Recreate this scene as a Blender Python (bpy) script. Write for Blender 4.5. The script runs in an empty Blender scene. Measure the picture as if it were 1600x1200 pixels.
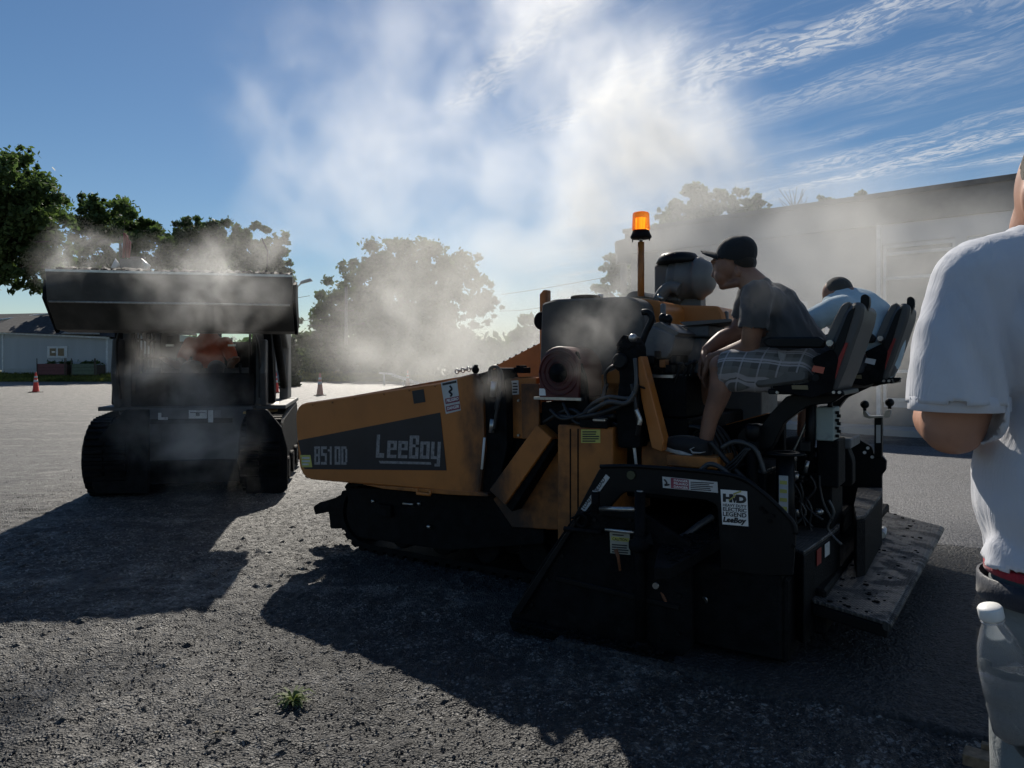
import bpy, bmesh, math, random
import numpy as np
from mathutils import Vector, Matrix, Quaternion
R = math.radians
S = bpy.context.scene
COL = S.collection
rnd = random.Random(7)

# ------------------------------------------------------------ camera, world, sun, exposure
CAM = Vector((0, 0, 1.3)); F = 1155.0; CX = 800.0; CY = 568.0
cd = bpy.data.cameras.new('camera'); cam = bpy.data.objects.new('camera', cd); COL.objects.link(cam)
cam.location = CAM; cam.rotation_euler = (R(90), 0, 0)
cd.sensor_width = 36; cd.lens = 36 * F / 1600; cd.shift_y = -(600 - CY) / 1600
cd.clip_start = .05; cd.clip_end = 3000
S.camera = cam
SUN_EL = R(36.5); SUN_AZ = R(-8)      # azimuth from +Y towards +X
sd = bpy.data.lights.new('sun', 'SUN'); sun = bpy.data.objects.new('sun', sd); COL.objects.link(sun)
sd.energy = 5.0; sd.angle = R(.53); sd.color = (1, .93, .82)
sdir = Vector((math.sin(SUN_AZ) * math.cos(SUN_EL), math.cos(SUN_AZ) * math.cos(SUN_EL), math.sin(SUN_EL)))
sun.rotation_euler = sdir.to_track_quat('Z', 'Y').to_euler()
sun.location = (0, 0, 20)

W = bpy.data.worlds.new('World'); S.world = W; W.use_nodes = True
def world():
    nt = W.node_tree; N = nt.nodes; L = nt.links; N.clear()
    out = N.new('ShaderNodeOutputWorld'); bg = N.new('ShaderNodeBackground'); bg.inputs[1].default_value = .062
    sky = N.new('ShaderNodeTexSky'); sky.sky_type = 'NISHITA'; sky.sun_disc = False
    sky.sun_elevation = SUN_EL; sky.sun_rotation = SUN_AZ; sky.air_density = 1.0; sky.dust_density = .1; sky.ozone_density = 3.0
    tc = N.new('ShaderNodeTexCoord'); sep = N.new('ShaderNodeSeparateXYZ'); L.new(tc.outputs['Generated'], sep.inputs[0])
    def math_(op, a, b=None, c=None, clamp=False):
        n = N.new('ShaderNodeMath'); n.operation = op; n.use_clamp = clamp
        for i, v in enumerate((a, b, c)):
            if v is None: continue
            if isinstance(v, (int, float)): n.inputs[i].default_value = v
            else: L.new(v, n.inputs[i])
        return n.outputs[0]
    # high cloud layer: the view direction met with a flat sheet of cloud far up
    z = math_('MAXIMUM', sep.outputs[2], .02)
    px = math_('DIVIDE', sep.outputs[0], z); py = math_('DIVIDE', sep.outputs[1], z)
    def comb(x, y, zz=0.0):
        n = N.new('ShaderNodeCombineXYZ')
        for i, v in enumerate((x, y, zz)):
            if isinstance(v, (int, float)): n.inputs[i].default_value = v
            else: L.new(v, n.inputs[i])
        return n.outputs[0]
    def noise(v, sc, det=4, rough=.55, dist=0):
        n = N.new('ShaderNodeTexNoise'); n.inputs['Scale'].default_value = sc; n.inputs['Detail'].default_value = det
        n.inputs['Roughness'].default_value = rough; n.inputs['Distortion'].default_value = dist; L.new(v, n.inputs['Vector'])
        return n.outputs['Fac']
    def ramp(v, a, b):
        n = N.new('ShaderNodeMapRange'); n.interpolation_type = 'SMOOTHSTEP'
        L.new(v, n.inputs[0]); n.inputs[1].default_value = a; n.inputs[2].default_value = b
        return n.outputs[0]
    # rotate the sheet so that the streaks run from the sun side away to the right
    ca, sa = math.cos(R(CL_ROT)), math.sin(R(CL_ROT))
    u = math_('ADD', math_('MULTIPLY', px, ca), math_('MULTIPLY', py, sa))
    v = math_('SUBTRACT', math_('MULTIPLY', py, ca), math_('MULTIPLY', px, sa))
    sheet = comb(u, v)
    wob = noise(sheet, 1.1, 3)
    v2 = math_('ADD', v, math_('MULTIPLY', wob, .5))
    streak = noise(comb(math_('MULTIPLY', u, .35), math_('MULTIPLY', v2, 2.2)), 1.5, 8, .62)
    band = noise(comb(math_('MULTIPLY', u, .4), v2, 3.0), 1.35, 3, .5)
    rip = noise(comb(math_('MULTIPLY', u, 9.0), math_('MULTIPLY', v2, 20.0)), 1.7, 5, .6, .6)
    # the cloud field covers the right of the sky, the left is clear
    side = ramp(math_('ADD', px, math_('MULTIPLY', noise(comb(px, py, 7.0), 1.2, 3), .7)), CL_A, CL_B)
    m = math_('MULTIPLY', ramp(band, .40, .60), ramp(streak, .38, .66))
    m = math_('MULTIPLY', m, math_('ADD', math_('MULTIPLY', ramp(rip, .40, .60), 1.05), .06))
    veil = math_('MULTIPLY', ramp(streak, .35, .75), .25)
    m = math_('MULTIPLY', math_('ADD', m, veil, None, True), side, None, True)
    # a thin wisp lane of its own nearer the sun
    w1 = math_('ABSOLUTE', math_('ADD', math_('SUBTRACT', px, math_('MULTIPLY', math_('SUBTRACT', py, 2.0), -.42)), -.17))
    w1 = math_('MULTIPLY', ramp(math_('SUBTRACT', .20, math_('ADD', w1, math_('MULTIPLY', noise(comb(px, py, 2.), 6, 3), .12))), 0, .13), ramp(math_('SUBTRACT', 3.1, py), 0, .4))
    w1 = math_('MULTIPLY', w1, math_('ADD', math_('MULTIPLY', ramp(rip, .3, .7), .7), .3))
    m = math_('MAXIMUM', m, math_('MULTIPLY', w1, .85))
    m = math_('MULTIPLY', m, ramp(sep.outputs[2], .0, .16))
    m = math_('MULTIPLY', m, .68, None, True)
    mix = N.new('ShaderNodeMix'); mix.data_type = 'RGBA'; L.new(m, mix.inputs[0])
    mix.inputs[7].default_value = (10.5, 10.8, 11.2, 1)
    hs = N.new('ShaderNodeHueSaturation'); hs.inputs['Saturation'].default_value = 1.16; L.new(sky.outputs[0], hs.inputs['Color'])
    L.new(hs.outputs[0], mix.inputs[6]); L.new(mix.outputs[2], bg.inputs[0]); L.new(bg.outputs[0], out.inputs[0])
CL_ROT = 124.7; CL_A = .35; CL_B = 1.0
world()
S.view_settings.view_transform = 'Standard'; S.view_settings.look = 'None'
S.view_settings.exposure = 0.12; S.view_settings.gamma = 1; S.view_settings.use_curve_mapping = False
S.render.engine = 'CYCLES'
cy = S.cycles
cy.use_denoising = True; cy.denoiser = 'OPENIMAGEDENOISE'
cy.max_bounces = 8; cy.diffuse_bounces = 3; cy.glossy_bounces = 3; cy.transmission_bounces = 6; cy.volume_bounces = 2
cy.transparent_max_bounces = 16
cy.volume_step_rate = 2.0; cy.volume_preview_step_rate = 2.0; cy.volume_max_steps = 256
cy.use_adaptive_sampling = True; cy.adaptive_threshold = .02

# ------------------------------------------------------------ helpers
def tag(o, label=None, cat=None, group=None, kind=None):
    if label: o['label'] = label
    if cat: o['category'] = cat
    if group: o['group'] = group
    if kind: o['kind'] = kind
    return o
def thing(name, loc, label, cat, rz=0, group=None):
    o = bpy.data.objects.new(name, None); COL.objects.link(o); o.location = loc; o.rotation_euler = (0, 0, rz)
    o.empty_display_size = .2
    return tag(o, label, cat, group)
def at(px, py, Y):
    return Vector(((px - CX) / F * Y, Y, CAM.z + (CY - py) / F * Y))
def ground_at(px, py, z=0.0):
    Y = (CAM.z - z) * F / (py - CY)
    return Vector(((px - CX) / F * Y, Y, z))

class MB:
    def __init__(s): s.v = []; s.f = []; s.sm = []
    def add(s, vs, fs, smooth=False):
        n = len(s.v); s.v += [tuple(p) for p in vs]
        for f in fs: s.f.append([i + n for i in f]); s.sm.append(smooth)
        return s
    def box(s, a, b):
        x0, y0, z0 = (min(a[i], b[i]) for i in range(3)); x1, y1, z1 = (max(a[i], b[i]) for i in range(3))
        return s.add([(x0,y0,z0),(x1,y0,z0),(x1,y1,z0),(x0,y1,z0),(x0,y0,z1),(x1,y0,z1),(x1,y1,z1),(x0,y1,z1)],
              [(0,3,2,1),(4,5,6,7),(0,1,5,4),(1,2,6,5),(2,3,7,6),(3,0,4,7)])
    def hexa(s, bot, top):   # two quads, same winding (counter-clockwise from above)
        return s.add(list(bot) + list(top), [(0,3,2,1),(4,5,6,7),(0,1,5,4),(1,2,6,5),(2,3,7,6),(3,0,4,7)])
    def prism(s, poly, vec):
        n = len(poly); vec = Vector(vec); a = [Vector(p) for p in poly]; nrm = Vector((0,0,0))
        for i in range(n): nrm += a[i].cross(a[(i+1) % n])
        if nrm.dot(vec) > 0: a.reverse()
        b = [p + vec for p in a]
        return s.add(a + b, [list(range(n)), list(range(2*n-1, n-1, -1))] + [(i, i+n, (i+1) % n + n, (i+1) % n) for i in range(n)])
    def rings(s, rings, cap=True, smooth=True, closed=True):
        n = len(rings[0]); vs = [p for r in rings for p in r]; fs = []
        for k in range(len(rings) - 1):
            for i in range(n if closed else n - 1):
                j = (i + 1) % n; fs.append((k*n+i, k*n+j, (k+1)*n+j, (k+1)*n+i))
        s.add(vs, fs, smooth)
        if cap:
            m = len(s.v) - len(vs)
            s.f.append([m + i for i in range(n)][::-1]); s.sm.append(False)
            s.f.append([m + (len(rings)-1)*n + i for i in range(n)]); s.sm.append(False)
        return s
    def cyl(s, p0, p1, r0, r1=None, n=16, cap=True):
        r1 = r0 if r1 is None else r1
        p0 = Vector(p0); p1 = Vector(p1); d = (p1 - p0).normalized(); q = d.to_track_quat('Z', 'Y')
        rr = []
        for p, r in ((p0, r0), (p1, r1)):
            rr.append([p + q @ Vector((r*math.cos(2*math.pi*i/n), r*math.sin(2*math.pi*i/n), 0)) for i in range(n)])
        return s.rings(rr, cap)
    def tube(s, pts, r, n=8, smooth_path=0, cap=True):
        pts = [Vector(p) for p in pts]
        if smooth_path: pts = spline(pts, smooth_path)
        rr = []; q = None
        for i, p in enumerate(pts):
            d = (pts[min(i+1, len(pts)-1)] - pts[max(i-1, 0)])
            if d.length < 1e-7: d = Vector((0,0,1))
            d.normalize()
            if q is None: q = d.to_track_quat('Z', 'Y')
            else:
                q = (q @ Vector((0,0,1))).rotation_difference(d) @ q
            ri = r[i] if isinstance(r, (list, tuple)) else r
            rr.append([p + q @ Vector((ri*math.cos(2*math.pi*k/n), ri*math.sin(2*math.pi*k/n), 0)) for k in range(n)])
        return s.rings(rr, cap)
    def lathe(s, c, prof, n=20, axis=(0,0,1)):
        c = Vector(c); q = Vector(axis).to_track_quat('Z', 'Y')
        rr = [[c + q @ Vector((r*math.cos(2*math.pi*i/n), r*math.sin(2*math.pi*i/n), z)) for i in range(n)] for r, z in prof]
        return s.rings(rr, True)
    def ball(s, c, r, n=14, m=9, rot=None):
        c = Vector(c); r = Vector((r, r, r)) if isinstance(r, (int, float)) else Vector(r); rr = []
        for k in range(1, m):
            t = math.pi * k / m; ring = []
            for i in range(n):
                a = 2*math.pi*i/n; p = Vector((r.x*math.sin(t)*math.cos(a), r.y*math.sin(t)*math.sin(a), -r.z*math.cos(t)))
                ring.append(c + (rot @ p if rot else p))
            rr.append(ring)
        return s.rings(rr, True)
    def torus(s, c, R_, r, axis=(0,0,1), n=28, m=8, a0=0, a1=2*math.pi):
        q = Vector(axis).to_track_quat('Z', 'Y'); c = Vector(c); full = abs(a1 - a0 - 2*math.pi) < 1e-6
        pts = [c + q @ Vector((R_*math.cos(a0+(a1-a0)*i/n), R_*math.sin(a0+(a1-a0)*i/n), 0)) for i in range(n + 1)]
        return s.tube(pts, r, m)
    def build(s, name, mat, parent=None, bevel=0, seg=1, kind=None, label=None):
        me = bpy.data.meshes.new(name); me.from_pydata(s.v, [], s.f)
        me.polygons.foreach_set('use_smooth', s.sm); me.update()
        if mat is not None: me.materials.append(mat)
        o = bpy.data.objects.new(name, me); COL.objects.link(o); o.parent = parent
        if bevel:
            b = o.modifiers.new('bevel', 'BEVEL'); b.width = bevel; b.segments = seg; b.limit_method = 'ANGLE'; b.angle_limit = R(40)
        if kind: o['kind'] = kind
        if label: o['label'] = label
        return o
def spline(P, k=6):
    out = []
    for i in range(len(P) - 1):
        a = P[max(i-1, 0)]; b = P[i]; c = P[i+1]; d = P[min(i+2, len(P)-1)]
        for j in range(k):
            t = j / k
            out.append(.5 * ((2*b) + (c-a)*t + (2*a-5*b+4*c-d)*t*t + (3*b-a-3*c+d)*t*t*t))
    out.append(P[-1]); return out
def rounded(poly, rad, seg=4):
    """round the corners of a 3-D polygon lying in a plane; rad: one radius or a list"""
    P = [Vector(p) for p in poly]; n = len(P); out = []
    for i in range(n):
        r = rad[i] if isinstance(rad, (list, tuple)) else rad
        a, b, c = P[i-1], P[i], P[(i+1) % n]
        d0 = (a - b); d1 = (c - b); r = min(r, d0.length*.45, d1.length*.45)
        if r <= 1e-4: out.append(b); continue
        p0 = b + d0.normalized()*r; p1 = b + d1.normalized()*r
        for k in range(seg + 1):
            t = k/seg; out.append(p0*(1-t)**2 + b*2*t*(1-t) + p1*t*t)
    return out
def np_mesh(name, V, Fc, mat, parent=None, smooth=False):
    """V (n,3) array, Fc (m,k) array"""
    me = bpy.data.meshes.new(name); V = np.asarray(V, np.float32); Fc = np.asarray(Fc, np.int32); k = Fc.shape[1]
    me.vertices.add(len(V)); me.vertices.foreach_set('co', V.ravel())
    me.loops.add(Fc.size); me.loops.foreach_set('vertex_index', Fc.ravel())
    me.polygons.add(len(Fc)); me.polygons.foreach_set('loop_start', np.arange(0, Fc.size, k, dtype=np.int32))
    me.polygons.foreach_set('use_smooth', np.full(len(Fc), smooth))
    me.update(calc_edges=True)
    if mat is not None: me.materials.append(mat)
    o = bpy.data.objects.new(name, me); COL.objects.link(o); o.parent = parent
    return o
# ------------------------------------------------------------ materials
class NT:
    def __init__(s, m):
        m.use_nodes = True; s.t = m.node_tree; s.N = s.t.nodes; s.L = s.t.links
        s.b = s.N.get('Principled BSDF'); s.out = s.N.get('Material Output')
    def put(s, n, i, v):
        if v is None: return
        if isinstance(v, bpy.types.NodeSocket): s.L.new(v, n.inputs[i])
        else:
            if isinstance(v, (tuple, list)) and len(v) == 3 and n.inputs[i].type == 'RGBA': v = (*v, 1)
            n.inputs[i].default_value = v
    def coord(s, kind='Object', scale=None):
        tc = s.N.new('ShaderNodeTexCoord'); o = tc.outputs[kind]
        if scale:
            mp = s.N.new('ShaderNodeMapping'); s.L.new(o, mp.inputs[0]); mp.inputs['Scale'].default_value = scale; o = mp.outputs[0]
        return o
    def pos(s, scale=None):
        g = s.N.new('ShaderNodeNewGeometry'); o = g.outputs['Position']
        if scale:
            mp = s.N.new('ShaderNodeMapping'); s.L.new(o, mp.inputs[0]); mp.inputs['Scale'].default_value = scale; o = mp.outputs[0]
        return o
    def noise(s, v, sc, det=4, rough=.55, dist=0):
        n = s.N.new('ShaderNodeTexNoise'); s.put(n, 'Vector', v); n.inputs['Scale'].default_value = sc
        n.inputs['Detail'].default_value = det; n.inputs['Roughness'].default_value = rough; n.inputs['Distortion'].default_value = dist
        return n.outputs['Fac']
    def vor(s, v, sc, feat='F1', out='Distance'):
        n = s.N.new('ShaderNodeTexVoronoi'); n.feature = feat; s.put(n, 'Vector', v); n.inputs['Scale'].default_value = sc
        return n.outputs[out]
    def m(s, op, a, b=None, clamp=False):
        n = s.N.new('ShaderNodeMath'); n.operation = op; n.use_clamp = clamp; s.put(n, 0, a); s.put(n, 1, b); return n.outputs[0]
    def ramp(s, v, a, b, lo=0.0, hi=1.0):
        n = s.N.new('ShaderNodeMapRange'); n.interpolation_type = 'SMOOTHSTEP'; s.put(n, 0, v)
        n.inputs[1].default_value = a; n.inputs[2].default_value = b; n.inputs[3].default_value = lo; n.inputs[4].default_value = hi
        return n.outputs[0]
    def mix(s, f, a, b):
        n = s.N.new('ShaderNodeMix'); n.data_type = 'RGBA'; s.put(n, 0, f); s.put(n, 6, a); s.put(n, 7, b); return n.outputs[2]
    def bump(s, h, st=.5, dist=.01, nrm=None):
        n = s.N.new('ShaderNodeBump'); n.inputs['Strength'].default_value = st; n.inputs['Distance'].default_value = dist
        s.put(n, 'Height', h); s.put(n, 'Normal', nrm); return n.outputs[0]
    def sep(s, v):
        n = s.N.new('ShaderNodeSeparateXYZ'); s.L.new(v, n.inputs[0]); return n.outputs
    def set(s, **k):
        for a, v in k.items():
            s.put(s.b, {'color': 'Base Color', 'rough': 'Roughness', 'metal': 'Metallic', 'normal': 'Normal', 'spec': 'Specular IOR Level',
                        'trans': 'Transmission Weight', 'alpha': 'Alpha', 'ior': 'IOR', 'emit': 'Emission Color', 'estr': 'Emission Strength',
                        'sub': 'Subsurface Weight', 'sheen': 'Sheen Weight', 'coat': 'Coat Weight'}[a], v)
def mat(name, color, rough=.6, metal=0, var=.15, scale=8, bump=0, bscale=60, dirt=None, dirt_amt=.5, dscale=5, spec=.5, dmax=.9):
    m = bpy.data.materials.new(name); t = NT(m); c = t.coord('Object')
    lo = tuple(x*(1-var) for x in color); hi = tuple(min(1, x*(1+var)) for x in color)
    col = t.mix(t.ramp(t.noise(c, scale, 5), .3, .7), lo, hi)
    rg = rough
    if dirt:
        d = t.ramp(t.m('ADD', t.m('MULTIPLY', t.noise(c, dscale, 6, .6), .8), t.m('MULTIPLY', t.noise(c, dscale*9, 4), .2)), .60 - dirt_amt*.22, .86 - dirt_amt*.22, 0, dmax)
        col = t.mix(d, col, dirt); rg = t.m('ADD', rough, t.m('MULTIPLY', d, .3*(1-rough)))
    t.set(color=col, rough=rg, metal=metal, spec=spec)
    if bump: t.set(normal=t.bump(t.noise(c, bscale, 4), bump, .01))
    return m
# ------------------------------------------------------------ numpy noise
def vnoise(x, y, sc, seed=0):
    x = x * sc; y = y * sc; xi = np.floor(x).astype(np.int64); yi = np.floor(y).astype(np.int64); fx = x - xi; fy = y - yi
    fx = fx*fx*(3-2*fx); fy = fy*fy*(3-2*fy)
    def h(a, b):
        n = (a * 374761393 + b * 668265263 + seed * 974711) & 0x7fffffff
        n = ((n ^ (n >> 13)) * 1274126177) & 0x7fffffff
        return ((n ^ (n >> 16)) & 0xffff) / 65535.0
    return (h(xi,yi)*(1-fx)*(1-fy) + h(xi+1,yi)*fx*(1-fy) + h(xi,yi+1)*(1-fx)*fy + h(xi+1,yi+1)*fx*fy)
def fbm(x, y, sc, o=4, seed=0):
    r = 0; a = 1; t = 0
    for i in range(o): r = r + a*vnoise(x, y, sc*2**i, seed+i*17); t += a; a *= .5
    return r / t
# paver frame: u runs from the hopper to the screed, v away from the camera
PO = Vector((-1.485, 5.12, 0)); PTH = R(33); PC, PS = math.cos(PTH), math.sin(PTH)
def pw(u, v, z=0): return Vector((PO.x + PC*u + PS*v, PO.y - PS*u + PC*v, z))

# ------------------------------------------------------------ ground
def grow(a, b, step, k): # points from a to b with growing steps
    out = [a]; s = step
    while (out[-1] < b) if b > a else (out[-1] > b):
        out.append(out[-1] + (s if b > a else -s)); s *= k
    return out
def terrain(x, y):
    rise = np.clip((y - 52.5) / 6, 0, 1) * .75 * np.clip((30 - np.abs(x + 32)) / 8, 0, 1)
    return rise + np.clip((y-70)/200, 0, 1)*2
def make_ground():
    xs = np.array(sorted(set([round(v, 5) for v in grow(-3.6, -500, .025, 1.16)] + list(np.round(np.arange(-3.6, 3.6, .02), 5)) + [round(v, 5) for v in grow(3.6, 500, .025, 1.16)])))
    ys = np.array(sorted(set([round(v, 5) for v in grow(.9, -60, .1, 1.5)] + list(np.round(np.arange(.9, 6.6, .02), 5)) + [round(v, 5) for v in grow(6.6, 60, .022, 1.03)] + [round(v, 5) for v in grow(60.5, 1200, 2, 1.2)])))
    X, Y = np.meshgrid(xs, ys); near = np.clip((14 - Y) / 9, 0, 1) * np.clip((9 - np.abs(X)) / 4, 0, 1)
    Z = terrain(X, Y) + near * ((fbm(X, Y, 1.1, 3, 3) - .5)*.05 + (fbm(X, Y, 9, 4, 9) - .5)*.022)
    g = fbm(X, Y, 38, 2, 21)
    Z = Z + near * (np.clip(g - .45, 0, 1) * .034)
    # milled-off flakes: shallow pits with sharp rims
    pit = fbm(X, Y, 2.3, 4, 77); Z = Z - near * np.clip((pit - .56)*14, 0, 1) * .010
    # the ground is lower and flat where the machine and the fresh mat lie
    dx = X - PO.x; dy = Y - PO.y; u = PC*dx - PS*dy; v = PS*dx + PC*dy
    inm = np.clip((u - 1.6)/.3, 0, 1) * np.clip((v + .42)/.06, 0, 1)
    Z = Z * (1 - inm) - .012 * inm
    n, m = X.shape; I = np.arange(n*m).reshape(n, m)
    Fc = np.stack([I[:-1,:-1].ravel(), I[:-1,1:].ravel(), I[1:,1:].ravel(), I[1:,:-1].ravel()], 1)
    return np_mesh('ground', np.stack([X.ravel(), Y.ravel(), Z.ravel()], 1), Fc, mat_old_asphalt(), smooth=False)
def mat_old_asphalt():
    m = bpy.data.materials.new('old_asphalt'); t = NT(m); p = t.pos()
    st = t.pos((.25, 1.4, 1))
    big = t.noise(p, .9, 5, .6); sm = t.noise(p, 14, 6, .7); band = t.noise(st, 1.1, 6, .6)
    grit = t.vor(p, 95, 'F1', 'Color'); gs = t.sep(grit)[0]
    base = t.mix(t.ramp(sm, .3, .7), (.015, .0148, .0145), (.055, .053, .050))
    dusty = t.mix(t.ramp(sm, .35, .65), (.075, .072, .066), (.22, .205, .185))
    y = t.sep(p)[1]
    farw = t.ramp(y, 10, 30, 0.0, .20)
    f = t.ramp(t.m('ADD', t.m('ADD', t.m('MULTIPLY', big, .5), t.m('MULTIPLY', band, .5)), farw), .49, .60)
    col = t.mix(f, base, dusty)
    # stones of all greys in the binder
    col = t.mix(t.ramp(gs, .72, .98, 0, .75), col, (.34, .33, .31)); col = t.mix(t.ramp(gs, .3, .05, 0, .7), col, (.018, .018, .02))
    mid = t.noise(p, 4.5, 7, .75); col = t.mix(t.ramp(mid, .57, .43, 0, .85), col, (.016, .016, .0165)); col = t.mix(t.ramp(t.noise(p, 30, 5, .75), .56, .66, 0, .55), col, (.36, .34, .31))  # random dark patches; pale specks painted in for the sparkle of sunlit relief
    wp = t.N.new('ShaderNodeMix'); wp.data_type = 'VECTOR'; nn = t.N.new('ShaderNodeTexNoise'); nn.inputs['Scale'].default_value = 3; t.L.new(p, nn.inputs['Vector']); wp.inputs[0].default_value = .16; t.L.new(p, wp.inputs[4]); t.L.new(nn.outputs['Color'], wp.inputs[5])
    crk = t.ramp(t.vor(wp.outputs[1], 1.3, 'DISTANCE_TO_EDGE'), .012, .002); col = t.mix(t.m('MULTIPLY', crk, t.m('MULTIPLY', t.ramp(t.noise(p, .7, 2), .42, .55), .85)), col, (.012, .012, .012))
    tar = t.ramp(t.noise(t.pos((.5, 1, 1)), 1.5, 7, .72), .50, .60)
    nearf = t.ramp(y, 14, 7)
    col = t.mix(t.m('MULTIPLY', tar, t.m('MULTIPLY', nearf, .8)), col, (.026, .026, .028))
    # crack sealing lines and streaks of dragged crumbs farther out
    midb = t.m('MULTIPLY', t.ramp(y, 8, 11), t.ramp(y, 30, 20))
    stre = t.ramp(t.noise(t.pos((.12, 1.3, 1)), 1.4, 7, .7), .47, .6)
    col = t.mix(t.m('MULTIPLY', stre, t.m('MULTIPLY', midb, .8)), col, (.045, .045, .046))
    # soil and turf beyond the lot edge
    gr = t.mix(t.ramp(t.noise(p, 3, 5), .3, .7), (.03, .05, .012), (.08, .10, .03))
    edge = t.ramp(t.m('ADD', y, t.m('MULTIPLY', t.noise(t.pos((.3,.3,.3)), 1, 2), .3)), 52.1, 52.3)
    col = t.mix(edge, col, gr)
    h = t.m('ADD', t.m('MULTIPLY', t.noise(p, 60, 6, .7), .5), t.m('MULTIPLY', t.vor(p, 110), .6))
    n = t.bump(h, 1.0, .018); n = t.bump(t.noise(p, 300, 3, .6), .5, .003, n)
    t.set(color=col, rough=t.ramp(sm, .35, .65, .50, .72), normal=n, spec=.55)
    return m
def mat_fresh(name='fresh_asphalt', base=(.016, .0165, .018), hi=(.05, .05, .052), rough=.62):
    m = bpy.data.materials.new(name); t = NT(m); p = t.pos()
    gs = t.sep(t.vor(p, 75, 'F1', 'Color'))[0]
    col = t.mix(t.ramp(gs, .4, 1), base, hi)
    col = t.mix(t.ramp(t.noise(p, 1.3, 4), .4, .75, 0, .5), col, tuple(c*1.6 for c in base))
    h = t.m('ADD', t.m('MULTIPLY', t.vor(p, 75), -.9), t.m('MULTIPLY', t.noise(p, 190, 4, .7), .5))
    t.set(color=col, rough=rough, normal=t.bump(h, 1.0, .012), spec=.45)
    return m
def sheet_uv(name, u0, u1, v0, v1, step, z, m, amp=.004, edge=.05):
    us = np.arange(u0, u1 + 1e-6, step); vs = np.arange(v0, v1 + 1e-6, step); U, V = np.meshgrid(us, vs)
    X = PO.x + PC*U + PS*V; Y = PO.y - PS*U + PC*V
    Z = z + (fbm(X, Y, 45, 3, 5) - .5)*amp*2 + (fbm(X, Y, 1.5, 2, 8) - .5)*.008
    wob = (fbm(X, Y, 6, 3, 33) - .5)*.12
    d = np.minimum(np.minimum(V - v0, v1 - V), np.minimum(U - u0, u1 - U)) + wob*.5
    Z = np.where(d < edge, z - .06*np.clip((edge - d)/edge, 0, 1) + (Z - z), Z)
    n, k = X.shape; I = np.arange(n*k).reshape(n, k)
    Fc = np.stack([I[:-1,:-1].ravel(), I[:-1,1:].ravel(), I[1:,1:].ravel(), I[1:,:-1].ravel()], 1)
    o = np_mesh(name, np.stack([X.ravel(), Y.ravel(), Z.ravel()], 1), Fc, m); o['kind'] = 'structure'; return o
g = make_ground(); g['kind'] = 'structure'
sheet_uv('fresh_pavement', 2.3, 5.6, -.55, 2.55, .0125, .032, mat_fresh(), .005)
sheet_uv('fresh_pavement', 5.5, 14, -.5, 2.55, .05, .030, bpy.data.materials['fresh_asphalt'], .005)
m_lane = mat_fresh('cooled_asphalt', (.085, .087, .094), (.19, .19, .20), .6)
sheet_uv('paved_lane', .5, 16, 2.5, 9.6, .04, .020, m_lane, .003)

# loose crumbs of asphalt lying on the old surface: one heap of geometry nobody could count
def scatter_stones(name, n, m, smin, smax, region, seed, zfun=None):
    r = np.random.default_rng(seed); x, y = region(r, n); n = len(x)
    base = np.array([(1,0,0),(0,1,0),(-1,0,0),(0,-1,0),(0,0,1),(0,0,-1)], float)
    fc = np.array([(0,1,4),(1,2,4),(2,3,4),(3,0,4),(1,0,5),(2,1,5),(3,2,5),(0,3,5)])
    s = smin * (smax/smin) ** (r.random(n)**2.2)
    V = base[None]*(.6 + .8*r.random((n,6,3)))*s[:,None,None]; V[:,:,2] *= .65
    a = r.random(n)*6.28; ca, sa = np.cos(a)[:,None], np.sin(a)[:,None]
    X = V[:,:,0]*ca - V[:,:,1]*sa + x[:,None]; Yy = V[:,:,0]*sa + V[:,:,1]*ca + y[:,None]
    Z = V[:,:,2] + s[:,None]*.35 + ground_z(x, y)[:,None]
    P = np.stack([X, Yy, Z], 2).reshape(-1, 3); Fc = (fc[None] + (np.arange(n)*6)[:,None,None]).reshape(-1, 3)
    o = np_mesh(name, P, Fc, m); o['kind'] = 'stuff'; return o
def ground_z(X, Y):
    return (fbm(X, Y, 1.1, 3, 3) - .5)*.05 + (fbm(X, Y, 9, 4, 9) - .5)*.022 - np.clip((fbm(X, Y, 2.3, 4, 77) - .56)*14, 0, 1)*.010 + .002
def reg_near(r, n):
    y = 1.7 + 9*r.random(n)**1.8; x = (r.random(n)*2 - 1)*.75*y + .0
    dx = x - PO.x; dy = y - PO.y; u = PC*dx - PS*dy; v = PS*dx + PC*dy
    dens = fbm(x, y, 1.6, 3, 55); crumbs = (dens > .40 + .15*r.random(n)) | (r.random(n) < .12)
    # more of it where the machine has passed and by the mat's edge
    ok = ~((u > 2.25) & (v > -.5)) & (crumbs | ((v > -1.6) & (u > .5) & (r.random(n) < .8)))
    return x[ok], y[ok]
M_crumb = mat('asphalt_crumb', (.02, .02, .022), .55, var=.4, scale=40)
M_stone = mat('pale_grit', (.22, .21, .2), .7, var=.5, scale=30)
scatter_stones('asphalt_crumbs', 90000, M_crumb, .0014, .0085, reg_near, 3)
scatter_stones('pale_stone_grit', 26000, M_stone, .0014, .006, reg_near, 4)

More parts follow.
